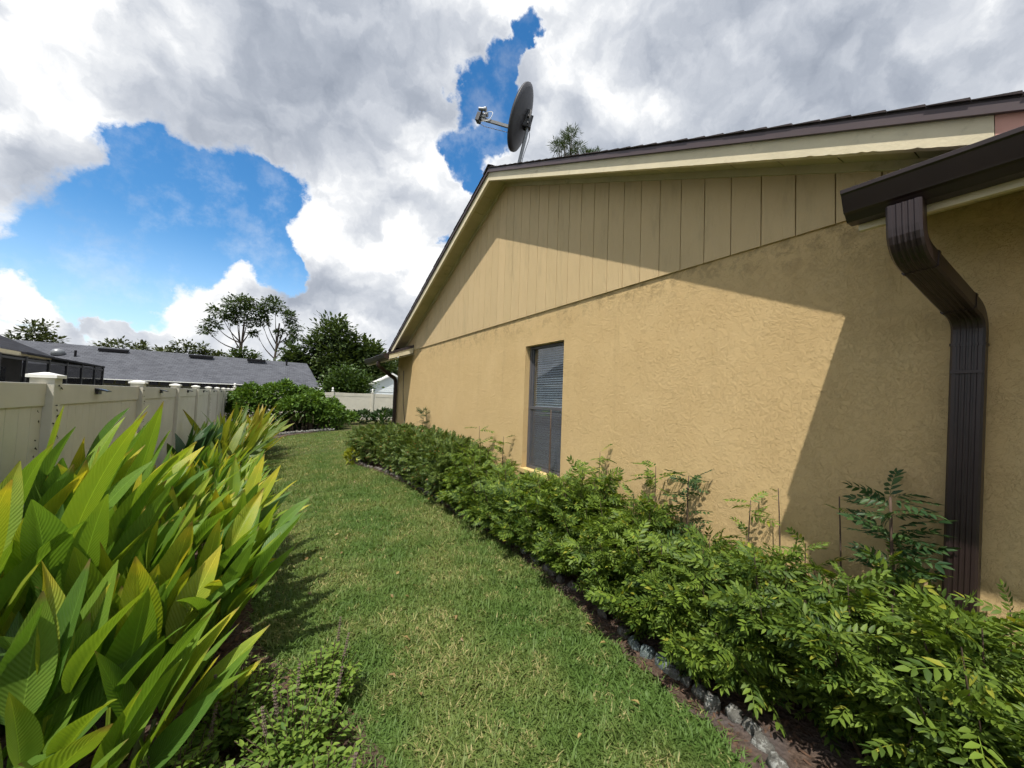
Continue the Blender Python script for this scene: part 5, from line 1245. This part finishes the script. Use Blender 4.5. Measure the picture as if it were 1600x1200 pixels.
def blades(n, y0, y1, L, Wd, rng, tri=False, edge=.03):
    y = rng.uniform(y0, y1, n); lo = np.interp(y, [p[1] for p in EDGE_L], [p[0] for p in EDGE_L]); hi = np.interp(y, [p[1] for p in EDGE_R], [p[0] for p in EDGE_R]); hi = np.where(y > 11.6, 6.5, hi)
    xl = -.45; 
    lo = np.where(y < 2.5, np.minimum(lo, lo-.1), lo)
    x = lo + (hi-lo)*rng.random(n) + rng.normal(0, edge, n)
    # far bed cuts across
    keep = ~((y > 16.2) & (x < 3.0) & (y > np.interp(x, [-.5, .5, 1.6, 3.0], [15.2, 17.1, 17.5, 17.0])))
    clump = np.sin(x*9+np.sin(y*5)*2)+np.sin(y*11+x*4)
    x, y, clump = x[keep], y[keep], clump[keep]; n = len(x)
    z = .075*np.clip(x, -1.45, 2.8)
    az = rng.uniform(0, 2*np.pi, n); tilt = np.clip(np.abs(rng.normal(.95, .36, n)), .05, 1.45)
    ln = L*rng.uniform(.55, 1.35, n)*(1+.10*clump); w = Wd*rng.uniform(.7, 1.3, n)
    d = np.stack([np.cos(az)*np.sin(tilt), np.sin(az)*np.sin(tilt), np.cos(tilt)], 1); s = np.stack([-np.sin(az), np.cos(az), np.zeros(n)], 1)*w[:, None]/2
    b = np.stack([x, y, z-.004], 1); t2 = np.minimum(tilt+.55, 1.62); d2 = np.stack([np.cos(az)*np.sin(t2), np.sin(az)*np.sin(t2), np.cos(t2)], 1)
    if tri:
        V = np.stack([b-s, b+s, b+d*ln[:, None]], 1).reshape(-1, 3); F = np.arange(n*3).reshape(-1, 3); return V, F
    m1 = b+d*ln[:, None]*.5; e = m1+d2*ln[:, None]*.5
    V = np.stack([b-s*.8, b+s*.8, m1+s, m1-s, e], 1).reshape(-1, 3); k = np.arange(n)*5
    F = np.concatenate([np.stack([k, k+1, k+2], 1), np.stack([k, k+2, k+3], 1), np.stack([k+3, k+2, k+4], 1)]); return V, F
rg = np.random.default_rng(3)
parts = [blades(105000, .55, 3.6, .060, .0064, rg), blades(85000, 3.6, 7.0, .058, .0066, rg), blades(60000, 7.0, 12.0, .060, .008, rg, True), blades(60000, 12.0, 19.0, .065, .012, rg, True), blades(5000, .6, 10.0, .115, .0065, rg)]
VV, FF, k = [], [], 0
for v, f in parts: VV.append(v); FF.append(f+k); k += len(v)
put('grass', np_mesh('grass', np.concatenate(VV), np.concatenate(FF), GRASS), label='short mown green grass of the side yard', category='grass', kind='stuff') if False else tag(put('grass', np_mesh('grass', np.concatenate(VV), np.concatenate(FF), GRASS)), 'short mown green grass of the side yard with dry blades', 'grass', None, 'stuff')
# fallen bits in the bed
CHIP = plain('bark_chips', (0.10, 0.060, 0.040), .95, .1, var=.5, vscale=30)
n = 5200; y = rg.uniform(.3, 9.8, n); lo = np.interp(y, [p[1] for p in EDGE_R], [p[0] for p in EDGE_R]); x = lo+rg.beta(1.1, 2.2, n)*(2.7-lo); P = np.stack([x, y, .075*x+.018], 1)
az = rg.uniform(0, 6.28, n); D = unit(np.stack([np.cos(az), np.sin(az), rg.normal(0, .25, n)], 1))
v, f = scatter(np.array([(-.5, .14, 0), (-.5, -.14, 0), (.5, -.11, .08), (.5, .12, .04)], float), np.array([(0, 1, 2), (0, 2, 3)]), P, frames(D, rg), rg.uniform(.012, .045, n))
tag(put('bark_litter', np_mesh('bark_litter', v, f, CHIP)), 'brown bark and leaf litter along the house bed', 'litter', None, 'stuff')
n = 3500; y = rg.uniform(1.2, 9, n); x = np.interp(y, [p[1] for p in EDGE_L], [p[0] for p in EDGE_L])-rg.uniform(0, 1.0, n); P = np.stack([x, y, .075*np.clip(x, -1.45, 3)+.018], 1)
az = rg.uniform(0, 6.28, n); D = unit(np.stack([np.cos(az), np.sin(az), rg.normal(0, .25, n)], 1))
v, f = scatter(np.array([(-.5, .18, 0), (-.5, -.18, 0), (.5, -.13, .1), (.5, .15, .05)], float), np.array([(0, 1, 2), (0, 2, 3)]), P, frames(D, rg), rg.uniform(.015, .07, n))
tag(put('leaf_litter', np_mesh('leaf_litter', v, f, CHIP)), 'dry leaf litter under the ginger along the fence', 'litter', None, 'stuff')

FALLEN = foliage('fallen_leaves', (0.16, 0.10, 0.045), (0.34, 0.26, 0.10), .1)
n = 70; y = rg.uniform(1.2, 10, n); lo = np.interp(y, [p[1] for p in EDGE_L], [p[0] for p in EDGE_L]); hi = np.interp(y, [p[1] for p in EDGE_R], [p[0] for p in EDGE_R]); x = lo+(hi-lo)*rg.random(n); P = np.stack([x, y, .075*x+.045], 1)
az = rg.uniform(0, 6.28, n); D = unit(np.stack([np.cos(az), np.sin(az), rg.normal(0, .3, n)], 1)); v, f = scatter(*leaf_template(.5, .3, .2), P, frames(D, rg), rg.uniform(.025, .055, n))
tag(put('fallen_leaves', np_mesh('fallen_leaves', v, f, FALLEN)), 'dry brown leaves scattered on the lawn', 'leaves', None, 'stuff')
